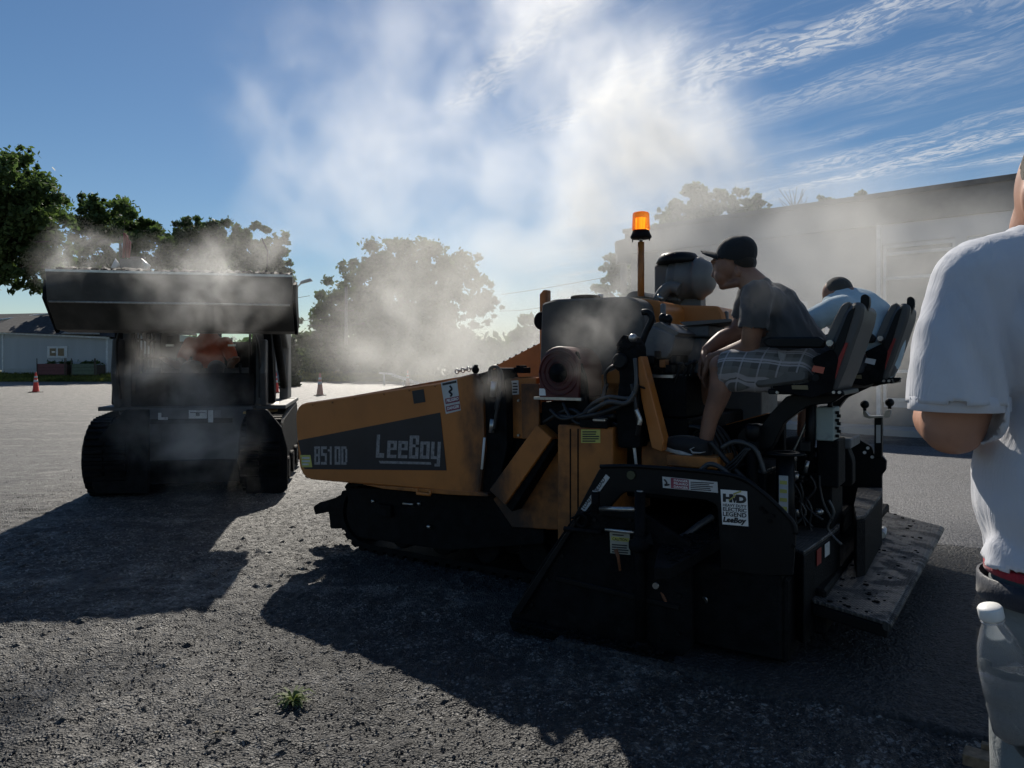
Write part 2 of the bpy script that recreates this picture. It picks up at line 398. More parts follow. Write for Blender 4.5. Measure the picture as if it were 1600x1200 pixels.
# ------------------------------------------------------------ steam: real volumes, density from noise fields
def steam_material(name, dens, aniso=.45, color=(.94, .935, .915)):
    m = bpy.data.materials.new(name); m.use_nodes = True; N = m.node_tree.nodes; L = m.node_tree.links; N.clear()
    o = N.new('ShaderNodeOutputMaterial'); v = N.new('ShaderNodeVolumePrincipled')
    v.inputs['Color'].default_value = (*color, 1); v.inputs['Density'].default_value = dens; v.inputs['Anisotropy'].default_value = aniso
    L.new(v.outputs[0], o.inputs['Volume']); return m
def steam(name, blobs, res, nscale, mtl, lo=.42, hi=.75, warp=.5, det=5, stretch=(1, 1, .7), seed=0., pad=1.45, off=0.):
    mn = [min(c[i] - pad*r[i] for c, r, s in blobs) for i in range(3)]; mx = [max(c[i] + pad*r[i] for c, r, s in blobs) for i in range(3)]
    mn[2] = max(mn[2], .05)
    ng = bpy.data.node_groups.new(name, 'GeometryNodeTree'); ng.interface.new_socket('Geometry', in_out='INPUT', socket_type='NodeSocketGeometry')
    ng.interface.new_socket('Geometry', in_out='OUTPUT', socket_type='NodeSocketGeometry'); N = ng.nodes; L = ng.links
    def vm(op, a, b=None):
        n = N.new('ShaderNodeVectorMath'); n.operation = op
        for i, q in enumerate((a, b)):
            if q is None: continue
            if isinstance(q, (tuple, list, Vector)): n.inputs[i].default_value = tuple(q)
            else: L.new(q, n.inputs[i])
        return n.outputs['Value'] if op in ('LENGTH', 'DISTANCE', 'DOT_PRODUCT') else n.outputs[0]
    def fm(op, a, b=None, c=None, clamp=False):
        n = N.new('ShaderNodeMath'); n.operation = op; n.use_clamp = clamp
        for i, q in enumerate((a, b, c)):
            if q is None: continue
            if isinstance(q, (int, float)): n.inputs[i].default_value = q
            else: L.new(q, n.inputs[i])
        return n.outputs[0]
    p = N.new('GeometryNodeInputPosition').outputs[0]
    def noise(v, sc, d, out='Fac'):
        n = N.new('ShaderNodeTexNoise'); L.new(v, n.inputs['Vector']); n.inputs['Scale'].default_value = sc; n.inputs['Detail'].default_value = d
        n.inputs['Roughness'].default_value = .66
        return n.outputs[out]
    ps = vm('ADD', p, (seed*13.1, seed*7.7, seed*3.3))
    w = noise(ps, nscale*.5, 2, 'Color'); w = vm('MULTIPLY', vm('SUBTRACT', w, (.5,.5,.5)), (warp/nscale*2.2,)*3)
    pwrp = vm('ADD', ps, w); pe = vm('ADD', p, vm('MULTIPLY', w, (.55,)*3))
    env = None
    for c, r, s in blobs:
        d = vm('LENGTH', vm('DIVIDE', vm('SUBTRACT', pe, c), tuple(r)))
        e = fm('MULTIPLY', fm('EXPONENT', fm('MULTIPLY', fm('MULTIPLY', d, d), -1.6)), float(s))
        env = e if env is None else fm('ADD', env, e)
    nz = noise(vm('MULTIPLY', pwrp, stretch), nscale, det)
    mr = N.new('ShaderNodeMapRange'); mr.interpolation_type = 'SMOOTHSTEP'; L.new(nz, mr.inputs[0]); mr.inputs[1].default_value = lo; mr.inputs[2].default_value = hi
    dens = fm('MULTIPLY', env, fm('ADD', mr.outputs[0], off))
    dens = fm('MAXIMUM', fm('SUBTRACT', dens, .035), 0.0)
    # die away at the walls of the box
    for ax in range(3):
        sp = N.new('ShaderNodeSeparateXYZ'); L.new(p, sp.inputs[0]); q = sp.outputs[ax]; wd = (mx[ax]-mn[ax])*.09
        dens = fm('MULTIPLY', dens, fm('MULTIPLY', fm('DIVIDE', fm('SUBTRACT', q, mn[ax]), wd, None, True) if not (ax == 2 and mn[2] < .06) else 1.0, fm('DIVIDE', fm('SUBTRACT', mx[ax], q), wd, None, True)))
    vc = N.new('GeometryNodeVolumeCube'); L.new(dens, vc.inputs['Density']); vc.inputs['Min'].default_value = mn; vc.inputs['Max'].default_value = mx
    L_ = max(mx[i]-mn[i] for i in range(3))
    for i, a in enumerate('XYZ'): vc.inputs['Resolution ' + a].default_value = max(8, int(res*(mx[i]-mn[i])/L_))
    sm = N.new('GeometryNodeSetMaterial'); sm.inputs['Material'].default_value = mtl; L.new(vc.outputs[0], sm.inputs[0])
    go = N.new('NodeGroupOutput'); L.new(sm.outputs[0], go.inputs[0])
    vd = bpy.data.volumes.new(name); vd.materials.append(mtl); o = bpy.data.objects.new(name, vd); COL.objects.link(o)
    o.modifiers.new('steam', 'NODES').node_group = ng; o['kind'] = 'stuff'
    return o
def blob(px, py, Y, rpx, s=1.0, ry=1.0, rpz=None):
    c = at(px, py, Y); r = rpx/F*Y; rz = (rpz or rpx)/F*Y
    return (tuple(c), (r, r*ry, rz), s)
def all_steam():
    m = steam_material('steam_thin', 1.0, .45)
    # the great plume drifting up behind the machine
    steam('steam_plume', [blob(905, 520, 7.5, 110, 1.9), blob(900, 400, 8, 105, 1.3), blob(930, 300, 8.5, 130, .9), blob(1000, 210, 9, 150, .80), blob(1090, 230, 9, 120, .72), blob(1150, 270, 9, 75, .8), blob(1050, 130, 9, 110, .55), blob(750, 380, 9, 260, .16), blob(560, 380, 9, 160, .18),
          blob(960, 130, 9, 90, 1.0), blob(860, 40, 9, 120, .8), blob(740, 90, 9, 170, .20), blob(560, 90, 9, 190, .16), blob(440, 160, 9, 120, .19), blob(620, 270, 9, 200, .24), blob(480, 290, 9, 120, .24), blob(780, 340, 9, 120, .34)],
          230, 1.15, m, .36, .70, .75, 8, (1, 1, 1), 1.0, pad=1.3, off=.10)
    steam('steam_bank', [blob(540, 540, 9, 100, .3), blob(700, 530, 9, 130, .6), blob(630, 450, 9.5, 110, .28), blob(800, 560, 8.5, 110, 1.5), blob(750, 430, 9, 90, .5), blob(600, 560, 9, 120, .6)], 170, 1.35, m, .36, .70, .8, 8, (1, 1, 1), 2.0, off=.10)
    steam('steam_veil', [blob(1180, 400, 6.6, 140, 1.0), blob(1290, 430, 6.8, 130, .8), blob(1060, 400, 6.4, 110, .9), blob(1420, 440, 7.4, 130, .5), blob(1330, 560, 7.2, 120, .5), blob(1560, 430, 8.4, 180, .36), blob(1200,520,6.5,110,.9), blob(1300, 350, 7.5, 120, .5)],
          170, 1.3, m, .30, .70, .8, 8, (1, 1, 1), 3.0, off=.12)
    m2 = steam_material('steam_fine', 1.9, .45)
    steam('steam_wisp', [blob(110, 405, 6.3, 52, 1.5), blob(160, 385, 6.3, 40, .9), blob(215, 420, 6.0, 60, .8), blob(330, 425, 5.6, 80, 1.2), blob(430, 395, 6.2, 50, .9), blob(300, 475, 5.2, 80, 1.1), blob(400, 450, 5.4, 60, .8), blob(270, 630, 5.6, 90, .75), blob(330, 700, 5.6, 90, .7), blob(230, 590, 5.5, 55, .5), blob(300, 560, 5.5, 60, .4)],
          190, 2.9, m2, .40, .72, .8, 8, (1, 1, .95), 4.0)
    steam('steam_wisp', [blob(930, 520, 3.75, 65, 1.0), blob(900, 555, 3.7, 40, .5), blob(960, 470, 3.9, 50, .7), blob(775, 610, 4.0, 35, .8), blob(1190, 480, 3.3, 60, .6), blob(1060, 560, 3.4, 50, .5), blob(945, 600, 3.6, 35, .5)],
          150, 4.0, m2, .40, .72, .8, 8, (1, 1, .95), 5.0)
# ------------------------------------------------------------ materials of machines
YEL = mat('yellow_paint', (.47, .165, .034), .45, var=.10, scale=3, dirt=(.07, .035, .016), dirt_amt=.50, dscale=1.7, bump=.08, dmax=.6)
YELD = mat('grimy_yellow_paint', (.42, .15, .030), .5, var=.15, scale=4, dirt=(.03, .018, .012), dirt_amt=.85, dscale=2.2, bump=.12, dmax=.85)
def soot(m, x0, w):
    """oily soot that has burnt onto the paint round the hinge column"""
    t = NT(m); c = t.coord('Object'); l = [l for l in t.L if l.to_socket == t.b.inputs['Base Color']][0]; src = l.from_socket
    x = t.sep(c)[0]; d = t.m('SUBTRACT', 1.0, t.m('DIVIDE', t.m('ABSOLUTE', t.m('SUBTRACT', x, x0)), w))
    f = t.ramp(t.m('ADD', d, t.m('MULTIPLY', t.m('SUBTRACT', t.noise(t.coord('Object', (1, 1, .5)), 5, 6, .65), .5), 1.6)), .25, 1.0, 0, .93)
    t.L.new(t.mix(f, src, (.012, .010, .010)), t.b.inputs['Base Color'])
soot(YEL, 1.60, .33); soot(YELD, 1.70, .40)
BLK = mat('black_paint', (.004, .005, .0065), .45, var=.3, scale=6, dirt=(.016, .0155, .015), dirt_amt=.3, dscale=7, spec=.22)
BLKM = mat('tarry_steel', (.0045, .005, .006), .66, var=.5, scale=14, dirt=(.018, .0175, .017), dirt_amt=.3, dscale=16, bump=.5, bscale=90, spec=.13)
RUB = mat('hose_rubber', (.012, .012, .013), .5, var=.3, scale=20)
RUBL = mat('grey_hose', (.05, .05, .05), .4)
STEEL = mat('bare_steel', (.45, .45, .44), .33, .9, var=.15, scale=30, dirt=(.05, .045, .04), dirt_amt=.3, dscale=14)
WHITEP = mat('white_stripe', (.75, .75, .72), .5)
GREY = mat('grey_enamel', (.12, .128, .135), .5, var=.12, scale=5, dirt=(.04, .04, .04), dirt_amt=.4, dscale=6)
TANK = mat('sooty_tank_paint', (.085, .08, .072), .6, var=.25, scale=3, dirt=(.03, .028, .026), dirt_amt=.7, dscale=3)
BOXG = mat('pale_green_enamel', (.30, .36, .34), .45, var=.06, scale=4, dirt=(.06, .06, .055), dirt_amt=.25, dscale=7)
REDD = mat('dark_red_paint', (.085, .014, .014), .5, var=.2, scale=6, dirt=(.03, .02, .02), dirt_amt=.6, dscale=4)
REDB = mat('red_label', (.30, .02, .015), .5)
DECAL = mat('black_decal', (.011, .014, .022), .33, var=.2, scale=6)
LETT = mat('worn_silver_lettering', (.27, .26, .26), .5, var=.2, scale=50, dirt=(.09, .09, .095), dirt_amt=.6, dscale=60)
STK = mat('sticker_white', (.55, .56, .55), .45, var=.08, scale=12, dirt=(.12, .12, .11), dirt_amt=.35, dscale=25)
STKW = mat('sticker_bright_white', (.80, .80, .78), .4, var=.03, scale=12)
STKY = mat('sticker_yellow', (.50, .48, .12), .5, var=.1)
STKM = mat('sticker_maroon', (.24, .04, .07), .5)
INK = mat('sticker_ink', (.02, .02, .022), .5)
CUSH = mat('worn_seat_vinyl', (.12, .118, .11), .6, var=.15, scale=9, dirt=(.07, .065, .06), dirt_amt=.4, dscale=8, bump=.15, bscale=200)
SHELL = mat('grey_seat_shell', (.075, .075, .074), .5, var=.1, scale=6, dirt=(.06, .055, .05), dirt_amt=.3, dscale=6)
ALUM = mat('air_cleaner_grey', (.13, .13, .125), .5, var=.1, scale=5)
def mat_tread():
    m = bpy.data.materials.new('diamond_plate'); t = NT(m); c = t.coord('Object')
    # raised lozenges in two directions on a chequer
    sc = 28.0
    def loz(vec):
        s_ = t.sep(vec)
        return t.m('MULTIPLY', t.m('ABSOLUTE', t.m('SINE', t.m('MULTIPLY', s_[0], sc*math.pi))), t.m('ABSOLUTE', t.m('SINE', t.m('MULTIPLY', s_[1], sc*math.pi*.5))))
    r1 = t.N.new('ShaderNodeMapping'); r1.inputs['Rotation'].default_value = (0, 0, R(45)); t.L.new(c, r1.inputs[0])
    s_ = t.sep(r1.outputs[0])
    a = t.m('SINE', t.m('MULTIPLY', s_[0], sc*2*math.pi)); b = t.m('SINE', t.m('MULTIPLY', s_[1], sc*2*math.pi))
    ch = t.m('MULTIPLY', a, b)
    e1 = t.m('MULTIPLY', t.ramp(ch, .1, .5), t.ramp(t.m('ABSOLUTE', b), .5, .95)); e2 = t.m('MULTIPLY', t.ramp(ch, -.1, -.5), t.ramp(t.m('ABSOLUTE', a), .5, .95))
    h = t.m('MAXIMUM', e1, e2)
    d = t.ramp(t.noise(c, 7, 6, .65), .42, .62)
    col = t.mix(d, (.085, .082, .078), (.040, .039, .038)); col = t.mix(t.m('MULTIPLY', h, .4), col, (.20, .195, .19))
    t.set(color=col, rough=t.ramp(d, 0, 1, .38, .75), metal=.55, normal=t.bump(h, .9, .004)); return m
TREAD = mat_tread()
GLOW = bpy.data.materials.new('beacon_lit_lens'); _t = NT(GLOW); _c = _t.coord('Object')
_w = _t.N.new('ShaderNodeTexWave'); _w.inputs['Scale'].default_value = 34; _w.bands_direction = 'X'; _t.L.new(_c, _w.inputs['Vector'])
_t.set(color=(.9, .25, .02), emit=(1, .30, .03), estr=_t.ramp(_w.outputs['Fac'], 0, 1, .8, 3.2), rough=.3)
AMBER = bpy.data.materials.new('amber_lens'); _t = NT(AMBER); _c = _t.coord('Object')
_w = _t.N.new('ShaderNodeTexWave'); _w.inputs['Scale'].default_value = 26; _w.bands_direction = 'X'; _t.L.new(_c, _w.inputs['Vector'])
_t.set(color=(.95, .33, .05), rough=.25, trans=.85, ior=1.2, emit=(1, .28, .03), estr=.10, normal=_t.bump(_w.outputs['Fac'], .5, .004))

# ------------------------------------------------------------ the paver
PAV = thing('asphalt_paver', PO, 'yellow tracked asphalt paver with black screed, steaming in the middle of the lot', 'asphalt paver', -PTH)
def ray(px, py):
    d = Vector(((px - CX)/F, 1, (CY - py)/F)); o = CAM - PO
    lo = Vector((PC*o.x - PS*o.y, PS*o.x + PC*o.y, o.z)); ld = Vector((PC*d.x - PS*d.y, PS*d.x + PC*d.y, d.z))
    return lo, ld
def pv(px, py, v): o, d = ray(px, py); return o + d*((v - o.y)/d.y)
def pu(px, py, u): o, d = ray(px, py); return o + d*((u - o.x)/d.x)
def pz(px, py, z): o, d = ray(px, py); return o + d*((z - o.z)/d.z)
def plate(name, pts, v, th, m, parent=PAV, bevel=.004, rad=0, **k):
    """a plate lying along the machine: outline at distance v, thickness th away from us"""
    P = [pv(x, y, v) for x, y in pts]
    if rad: P = rounded(P, rad)
    return MB().prism(P, (0, th, 0)).build(name, m, parent, bevel, **k)
def boxpx(name, x0, y0, x1, y1, v, th, m, parent=PAV, bevel=.006, **k):
    """an upright box whose near face spans the given outline"""
    a = pv(x0, y1, v); b = pv(x1, y0, v); return MB().box((a.x, v, a.z), (b.x, v + th, b.z)).build(name, m, parent, bevel, **k)
def tubepx(name, pts, v, r, m, parent=PAV, sm=6, n=8, **k):
    P = [pv(p[0], p[1], p[2] if len(p) > 2 else v) for p in pts]
    return MB().tube(P, r, n, sm).build(name, m, parent, **k)
def bolts(name, pts, r=.012, h=.012, m=None, parent=PAV, d=(0, -1, 0)):
    for p in pts:
        p = Vector(p); MB().cyl(p, p + Vector(d)*h, r, r*.9, 6).build(name, m or STEEL, parent)
def text(body, name, m, parent, p0, right, up, width, height, bold=.0, shear=0, depth=.0008):
    cu = bpy.data.curves.new(name, 'FONT'); cu.body = body; cu.size = 1; cu.extrude = 0; cu.offset = bold; cu.shear = shear
    cu.resolution_u = 3
    tmp = bpy.data.objects.new(name, cu); COL.objects.link(tmp)
    dg = bpy.context.evaluated_depsgraph_get(); me = bpy.data.meshes.new_from_object(tmp.evaluated_get(dg)); bpy.data.objects.remove(tmp)
    if not len(me.vertices): return
    xs = [v.co.x for v in me.vertices]; ys = [v.co.y for v in me.vertices]; x0, x1, y0, y1 = min(xs), max(xs), min(ys), max(ys)
    right = Vector(right).normalized(); up = Vector(up).normalized(); n = right.cross(up)
    for v in me.vertices:
        v.co = Vector(p0) + right*((v.co.x - x0)/(x1 - x0)*width) + up*((v.co.y - y0)/(y1 - y0)*height) + n*depth
    me.materials.clear(); me.materials.append(m); o = bpy.data.objects.new(name, me); COL.objects.link(o); o.parent = parent
    return o
def quadpx(name, pts, v, m, parent=PAV, th=.003, **k):
    return MB().prism([pv(x, y, v) for x, y in pts], (0, -th, 0)).build(name, m, parent, **k)
def textpx(body, name, m, parent, x0, y0, x1, y1, v, bold=0, shear=0, sl=0, prt=None):
    """letters on a plate at distance v, lower-left (x0,y1) to upper-right (x1,y0); sl: drop of the right end in px"""
    a = pv(x0, y1, v); b = pv(x1, y1 + sl, v); c = pv(x0, y0, v)
    return text(body, name, m, prt or parent, a, b - a, c - a, (b - a).length, (c - a).length, bold, shear)
def ruled(name, x0, y0, x1, y1, v, rows, m, parent, sl=0):
    b = MB()
    for i in range(rows):
        yy = y0 + (y1 - y0)*(i + .5)/rows; h = (y1 - y0)/rows*.28; xe = x1 - rnd.random()*(x1 - x0)*.35
        b.add([pv(x0, yy + h, v), pv(xe, yy + h + sl*(xe-x0)/(x1-x0), v), pv(xe, yy - h + sl*(xe-x0)/(x1-x0), v), pv(x0, yy - h, v)], [(0, 1, 2, 3)])
    o = b.build(name, m, parent); o['kind'] = 'stuff'; return o

GLYPH = {'L': [(.80, 'X  '), (.20, 'XXx')], 'e': [(.25, '   '), (.13, 'XXX'), (.17, 'X X'), (.10, 'XXX'), (.21, 'X  '), (.14, 'XXX')], 'B': [(.13, 'XXX'), (.26, 'X X'), (.12, 'XX '), (.35, 'X X'), (.14, 'XXX')],
         'o': [(.25, '   '), (.13, 'XXX'), (.48, 'X X'), (.14, 'XXX')], 'y': [(.25, '   '), (.62, 'X X'), (.13, 'XXX'), (.20, '  X'), (.12, ' xX')], '8': [(.14, 'XXX'), (.26, 'X X'), (.14, 'XXX'), (.32, 'X X'), (.14, 'XXX')],
         '5': [(.15, 'XXX'), (.22, 'X  '), (.15, 'XXX'), (.33, '  X'), (.15, 'XXX')], '1': [(.15, ' X '), (.12, 'XX '), (.73, ' X ')], '0': [(.14, 'XXX'), (.72, 'X X'), (.14, 'XXX')], 'D': [(.14, 'XXx'), (.72, 'X X'), (.14, 'XXx')]}
def block_letters(word, x0, y0, x1, y1, v, parent, slope):
    """narrow heavy block capitals, each letter a part; (x0,y0)-(x1,y1) is the box of the word in the plane v"""
    n = len(word); cw = (x1 - x0)/n
    for i, ch in enumerate(word):
        b = MB(); yy = 0; X0 = x0 + cw*i; W_ = cw*.86; cols = [0, .34, .66, 1.0]
        for h, pat in GLYPH[ch]:
            for k in range(3):
                if pat[k] == ' ': continue
                a, c = cols[k], cols[k+1]
                if pat[k] == 'x': c = a + (c - a)*.6 if k == 2 else c; a = a if k == 2 else a + (c-a)*.3
                q = []
                for (ux, uy) in ((a, yy + h), (c, yy + h), (c, yy), (a, yy)):
                    px = X0 + W_*ux + (.12*W_*(.5 - uy) if word[0] == 'L' else 0); q.append(pv(px, y0 + (y1 - y0)*uy + slope*(px - x0)/(x1 - x0), v))
                b.add(q, [(0, 1, 2, 3)])
            yy += h
        b.build('letter', LETT, parent)
# --- hopper
def hopper():
    wing = plate('hopper_side', [(460, 632), (690, 597), (742, 582), (752, 600), (756, 700), (748, 776), (700, 768), (468, 748)], 0, .045, YEL, rad=[.11, .01, .03, 0, .02, .03, .01, .13], bevel=.01)
    # stiffening lip along the top, turned in
    a, b = pv(476, 629, 0), pv(742, 582, 0)
    MB().hexa([a + Vector((0,.045,-.03)), b + Vector((0,.045,-.03)), b + Vector((0,.075,-.03)), a + Vector((0,.075,-.03))], [a + Vector((0,.045,-.006)), b + Vector((0,.045,-.006)), b + Vector((0,.075,-.006)), a + Vector((0,.075,-.006))]).build('top_rail', YELD, PAV)
    band = quadpx('stripe_decal', [(466, 688), (688, 644.5), (698, 735), (476, 733)], 0, DECAL, wing, .0025)
    text_v = -.0028
    block_letters('8510D', 491, 697.5, 544, 726, text_v, band, .0)
    block_letters('LeeBoy', 588, 679, 691, 715, text_v, band, 2.5)
    quadpx('underline', [(592, 720), (673, 722), (674, 726), (594, 724)], text_v, LETT, band, .0008)
    s = quadpx('serial_sticker', [(469, 711), (485, 711), (488, 730), (472, 730)], text_v, STKY, wing, .001); ruled('print_lines', 472, 713, 485, 728, -.0041, 3, STK, s)
    quadpx('worn_patch', [(644, 611), (662, 608), (665, 628), (647, 631)], 0, INK, wing, .002)
    st = quadpx('warning_sticker', [(689, 598), (714, 593), (720, 641), (697, 647)], 0, STK, wing, .002)
    quadpx('warning_header', [(691, 599), (713, 594.5), (713.5, 598), (691.5, 602.5)], -.0022, INK, st, .0006)
    tubepx('hand_symbol', [(703, 603), (706, 608), (702, 612), (706, 616), (704, 619)], -.003, .006, INK, st)
    for k, (y, w) in enumerate((( 622, 'PELIGRO'), (634, 'DANGER'))):
        q = quadpx('danger_panel', [(695.5+k*1.3, y+1), (717+k*1.2, y-3.5), (718+k*1.2, y+5), (696.5+k*1.3, y+9.5)], -.0022, STKM, st, .0006)
        textpx(w, 'lettering', STKW, PAV, 698+k, y+2, 716.5+k, y+7, -.003, .03, 0, -4, st)
    # inside: sloped floor, far wing, front apron
    MB().hexa([(.12,.05,.66), (1.55,.05,.66), (1.55,.6,.50), (.12,.6,.50)], [(.12,.05,.70), (1.55,.05,.70), (1.55,.6,.54), (.12,.6,.54)]).build('hopper_floor', YELD, PAV)
    MB().box((.12,.6,.46), (1.55,1.75,.54)).build('hopper_floor', BLKM, PAV)
    MB().hexa([(.12,1.75,.50), (1.55,1.75,.50), (1.55,2.3,.66), (.12,2.3,.66)], [(.12,1.75,.54), (1.55,1.75,.54), (1.55,2.3,.70), (.12,2.3,.70)]).build('hopper_floor', YELD, PAV)
    f = [wing.data.vertices[i].co.copy() for i in range(len(wing.data.vertices))]
    fw = bpy.data.objects.new('hopper_side', wing.data.copy()); COL.objects.link(fw); fw.parent = PAV; fw.location = (0, 2.28, 0)
    for vv in fw.data.vertices: vv.co.z = .62 + (vv.co.z - .62)*.86
    MB().box((.0,.06,.50), (.06,2.26,.66)).build('front_apron', BLKM, PAV, .008)
    # asphalt heaped low in the hopper
    b = MB(); 
    n, m_ = 26, 34; rr = []
    for i in range(n):
        rr.append([(.15 + 1.35*i/(n-1), .08 + 2.15*j/(m_-1), .56 + .18*math.exp(-((j/(m_-1)-.5)/.33)**2)*min(1, (i+1)/8) + .03*rnd.random()) for j in range(m_)])
    b.rings(rr, False, False, False); o = b.build('asphalt_load', BLKM, PAV); 
    # chain across the near rim
    for i in range(7):
        p = pv(714 + i*4.6, 583.5 - i*.9, .06)
        MB().torus(p + Vector((0,0,.012)), .013, .0045, (0, .2 if i % 2 else 1, 1 if i % 2 else .1), 14, 6).build('chain_link', STEEL, PAV)
    MB().ball(pv(743, 578, .06), .022).cyl(pv(743, 584, .06), pv(744, 570, .06), .012).build('chain_hook', BLKM, PAV)
    bolts('bolt', [pv(x, y, 0) for x, y in ((489, 633), (520, 629), (554, 623), (600, 616), (640, 610), (680, 603))], .006, .006, YELD)
    # hinge tray and bottom lip
    plate('lower_lip', [(566, 757), (650, 763), (740, 768), (762, 771), (762, 776), (700, 773), (600, 764)], -.005, .05, YELD, bevel=.003)
    MB().tube([pv(x, y, -.03) for x, y in ((652, 763), (652, 771), (672, 773), (673, 765))], .010, 8).build('latch_handle', YEL, PAV)
hopper()

# --- body between hopper and screed
def body():
    # dark hydraulic column beside the hopper
    plate('hinge_column', [(744, 585), (782, 574), (790, 600), (792, 700), (776, 772), (748, 776)], .03, .16, BLKM, rad=.015)
    MB().cyl(pv(757, 684, -.02), pv(753, 733, -.02), .0075).build('level_rod', WHITEP, PAV)
    MB().cyl(pv(989, 680, -.02), pv(994, 727, -.02), .0075).build('level_rod', WHITEP, PAV)
    tubepx('hydraulic_hose', [(766, 592), (766, 577), (775, 573), (783, 583), (784, 600), (777, 640), (772, 672)], 0, .011, RUB)
    tubepx('hydraulic_hose', [(764, 600), (769, 575), (779, 578), (779, 610), (774, 640)], .02, .009, RUB)
    MB().cyl(pv(772, 596, 0), pv(770, 620, 0), .018).cyl(pv(770, 655, 0), pv(768, 676, 0), .016).build('hose_fitting', STEEL, PAV)
    # main yellow side
    plate('body_side', [(783, 590), (842, 588), (846, 640), (870, 700), (870, 828), (806, 828), (770, 790), (760, 760), (786, 700)], .14, .05, YEL, bevel=.006)
    plate('side_panel', [(786, 592), (838, 590), (838, 686), (786, 684)], .10, .04, YEL, rad=.008)
    quadpx('placard', [(799, 595), (810, 594), (811, 616), (801, 617)], .10, STK, th=.002)
    ruled('print_lines', 801, 597, 809, 615, .0975, 4, INK, PAV)
    plate('side_panel', [(814, 600), (842, 600), (842, 684), (816, 686)], .075, .02, YELD, rad=.004)
    bolts('bolt', [pv(x, y, .098) for x, y in ((790, 598), (790, 678), (811, 680), (811, 626))], .008)
    # slanting arm
    plate('slanted_arm', [(838, 664), (862, 685), (789, 789), (764, 766)], -.02, .10, YEL, rad=.01)
    plate('arm_guard', [(862, 685), (868, 692), (800, 800), (790, 790)], .0, .10, BLKM)
    # low fill behind the arm, down to the track frame
    plate('track_shroud', [(770, 780), (876, 690), (876, 828), (800, 824)], .10, .05, YELD)
    # big box with the placard
    bx_ = boxpx('auger_drive_housing', 871, 668, 957, 850, -.06, .5, YELD)
    quadpx('placard', [(908, 671), (938, 671), (938, 692), (908, 692)], -.06, STKY, bx_, .0015); ruled('print_lines', 910, 673, 937, 691, -.062, 5, INK, bx_)
    for x in (890, 902): plate('cover_seam', [(x, 670), (x+2, 670), (x+2, 840), (x, 840)], -.062, .004, BLKM, bevel=0)
    # lower body between the tracks, belly
    MB().box((.35,.75,.30), (2.5,1.65,.62)).build('chassis', BLKM, PAV, .01)
    MB().box((1.55,.12,.60), (2.75,2.25,1.02)).build('chassis', BLKM, PAV, .01)
    # hood / fuel tank, its big face sooted
    tk = plate('fuel_tank', [(846, 474), (866, 467.5), (984, 463), (1000, 472), (1006, 500), (1006, 600), (850, 600), (843, 560)], .42, .75, TANK, rad=[.02, .03, .03, .03, 0, 0, 0, 0], bevel=.012)
    plate('engine_hood', [(1001, 466), (1030, 470), (1036, 480), (1036, 600), (1001, 600)], .60, .8, YEL, rad=[.01,.03,.02,0,0], bevel=.01)
    plate('engine_hood', [(1040, 476), (1122, 478), (1129, 488), (1134, 520), (1134, 590), (1040, 590)], .95, .5, YEL, rad=[.02,.05,.02,0,0,0], bevel=.012)
    q = quadpx('maker_sticker', [(1046, 489), (1059, 490), (1060, 502), (1047, 501)], .945, STKW, th=.002)
    textpx('Isuzu', 'lettering', INK, PAV, 1048, 492, 1058, 498, .942, .03, 0, 1, q)
    MB().torus(pv(915, 466, .75) + Vector((0,0,.004)), .085, .012).cyl(pv(915, 466.5, .75), pv(915, 464, .75), .08).build('filler_cap', BLKM, PAV)
    MB().cyl(pv(938, 466, .8), pv(938, 460, .8), .02).build('filler_cap', STEEL, PAV)
    plate('hood_vent_cap', [(976, 465), (983, 456), (1000, 454), (1010, 465)], 1.0, .3, ALUM, rad=.02)
    plate('exhaust_shield', [(843, 545), (843, 460), (849, 453), (855, 453), (855, 545)], .85, .05, YEL, bevel=.003)
    MB().cyl(pv(846, 501, .72), pv(846, 501, .72) + Vector((0,.22,0)), .062, n=24).build('tail_lamp', BLKM, PAV, .006)
    plate('conveyor_guard', [(764, 577), (843, 536), (843, 600), (764, 600)], 1.35, .05, YEL, bevel=.003)
    for i in range(7): MB().ball(pv(778+i*9.5, 570-i*4.9, 1.37), .012, 6, 4).build('crumb', BLKM, PAV)
    MB().box((1.9, 1.0, 1.0), (2.6, 1.8, 1.42)).build('engine_bay', BLKM, PAV, .01)
    MB().box((1.55, .3, .9), (2.6, 2.1, 1.20)).build('conveyor_tunnel', YELD, PAV, .01)
    for (x0, x1, y) in ((802, 818, 574), (806, 812, 571)): boxpx('valve_block', x0, y, x1, y + 9, .12, .08, BLKM, bevel=.003)
    # air cleaner on the hood
    v = 1.15
    c = pv(1066, 415, v)
    ac = plate('air_cleaner_box', [(1022, 414), (1062, 414), (1062, 472), (1022, 470)], v-.05, .25, ALUM, rad=.015, bevel=.01)
    p0, p1 = pv(1050, 438, v), pv(1117, 443, v)
    MB().lathe(p0, [(.115,0), (.125,.02), (.125,.05), (.135,.055), (.135,.075), (.127,.08), (.127,.17), (.138,.175), (.138,.20), (.12,.22), (.10,.255), (.07,.275), (.02,.28)], 28, (1, 0, .0)).build('air_filter_canister', ALUM, PAV)
    MB().lathe(pv(1060, 414, v) , [(.075,-.04), (.075,.0), (.135,.006), (.145,.012), (.125,.05), (.11,.068), (.085,.075), (.02,.076)], 28).build('rain_cap', BLK, PAV)
    for k in range(9):
        a = 2*math.pi*k/9; cc = pv(1060, 414, v); MB().tube([cc + Vector((.13*math.cos(a), .13*math.sin(a), .018)), cc + Vector((.112*math.cos(a), .112*math.sin(a), .062))], .006, 5).build('cap_rib', BLK, PAV)
    tubepx('intake_duct', [(1028, 470), (1038, 455), (1050, 448), (1062, 452)], v-.12, .04, ALUM, n=12)
    tubepx('intake_clamp', [(1027, 462), (1036, 468)], v-.16, .012, STEEL, sm=0)
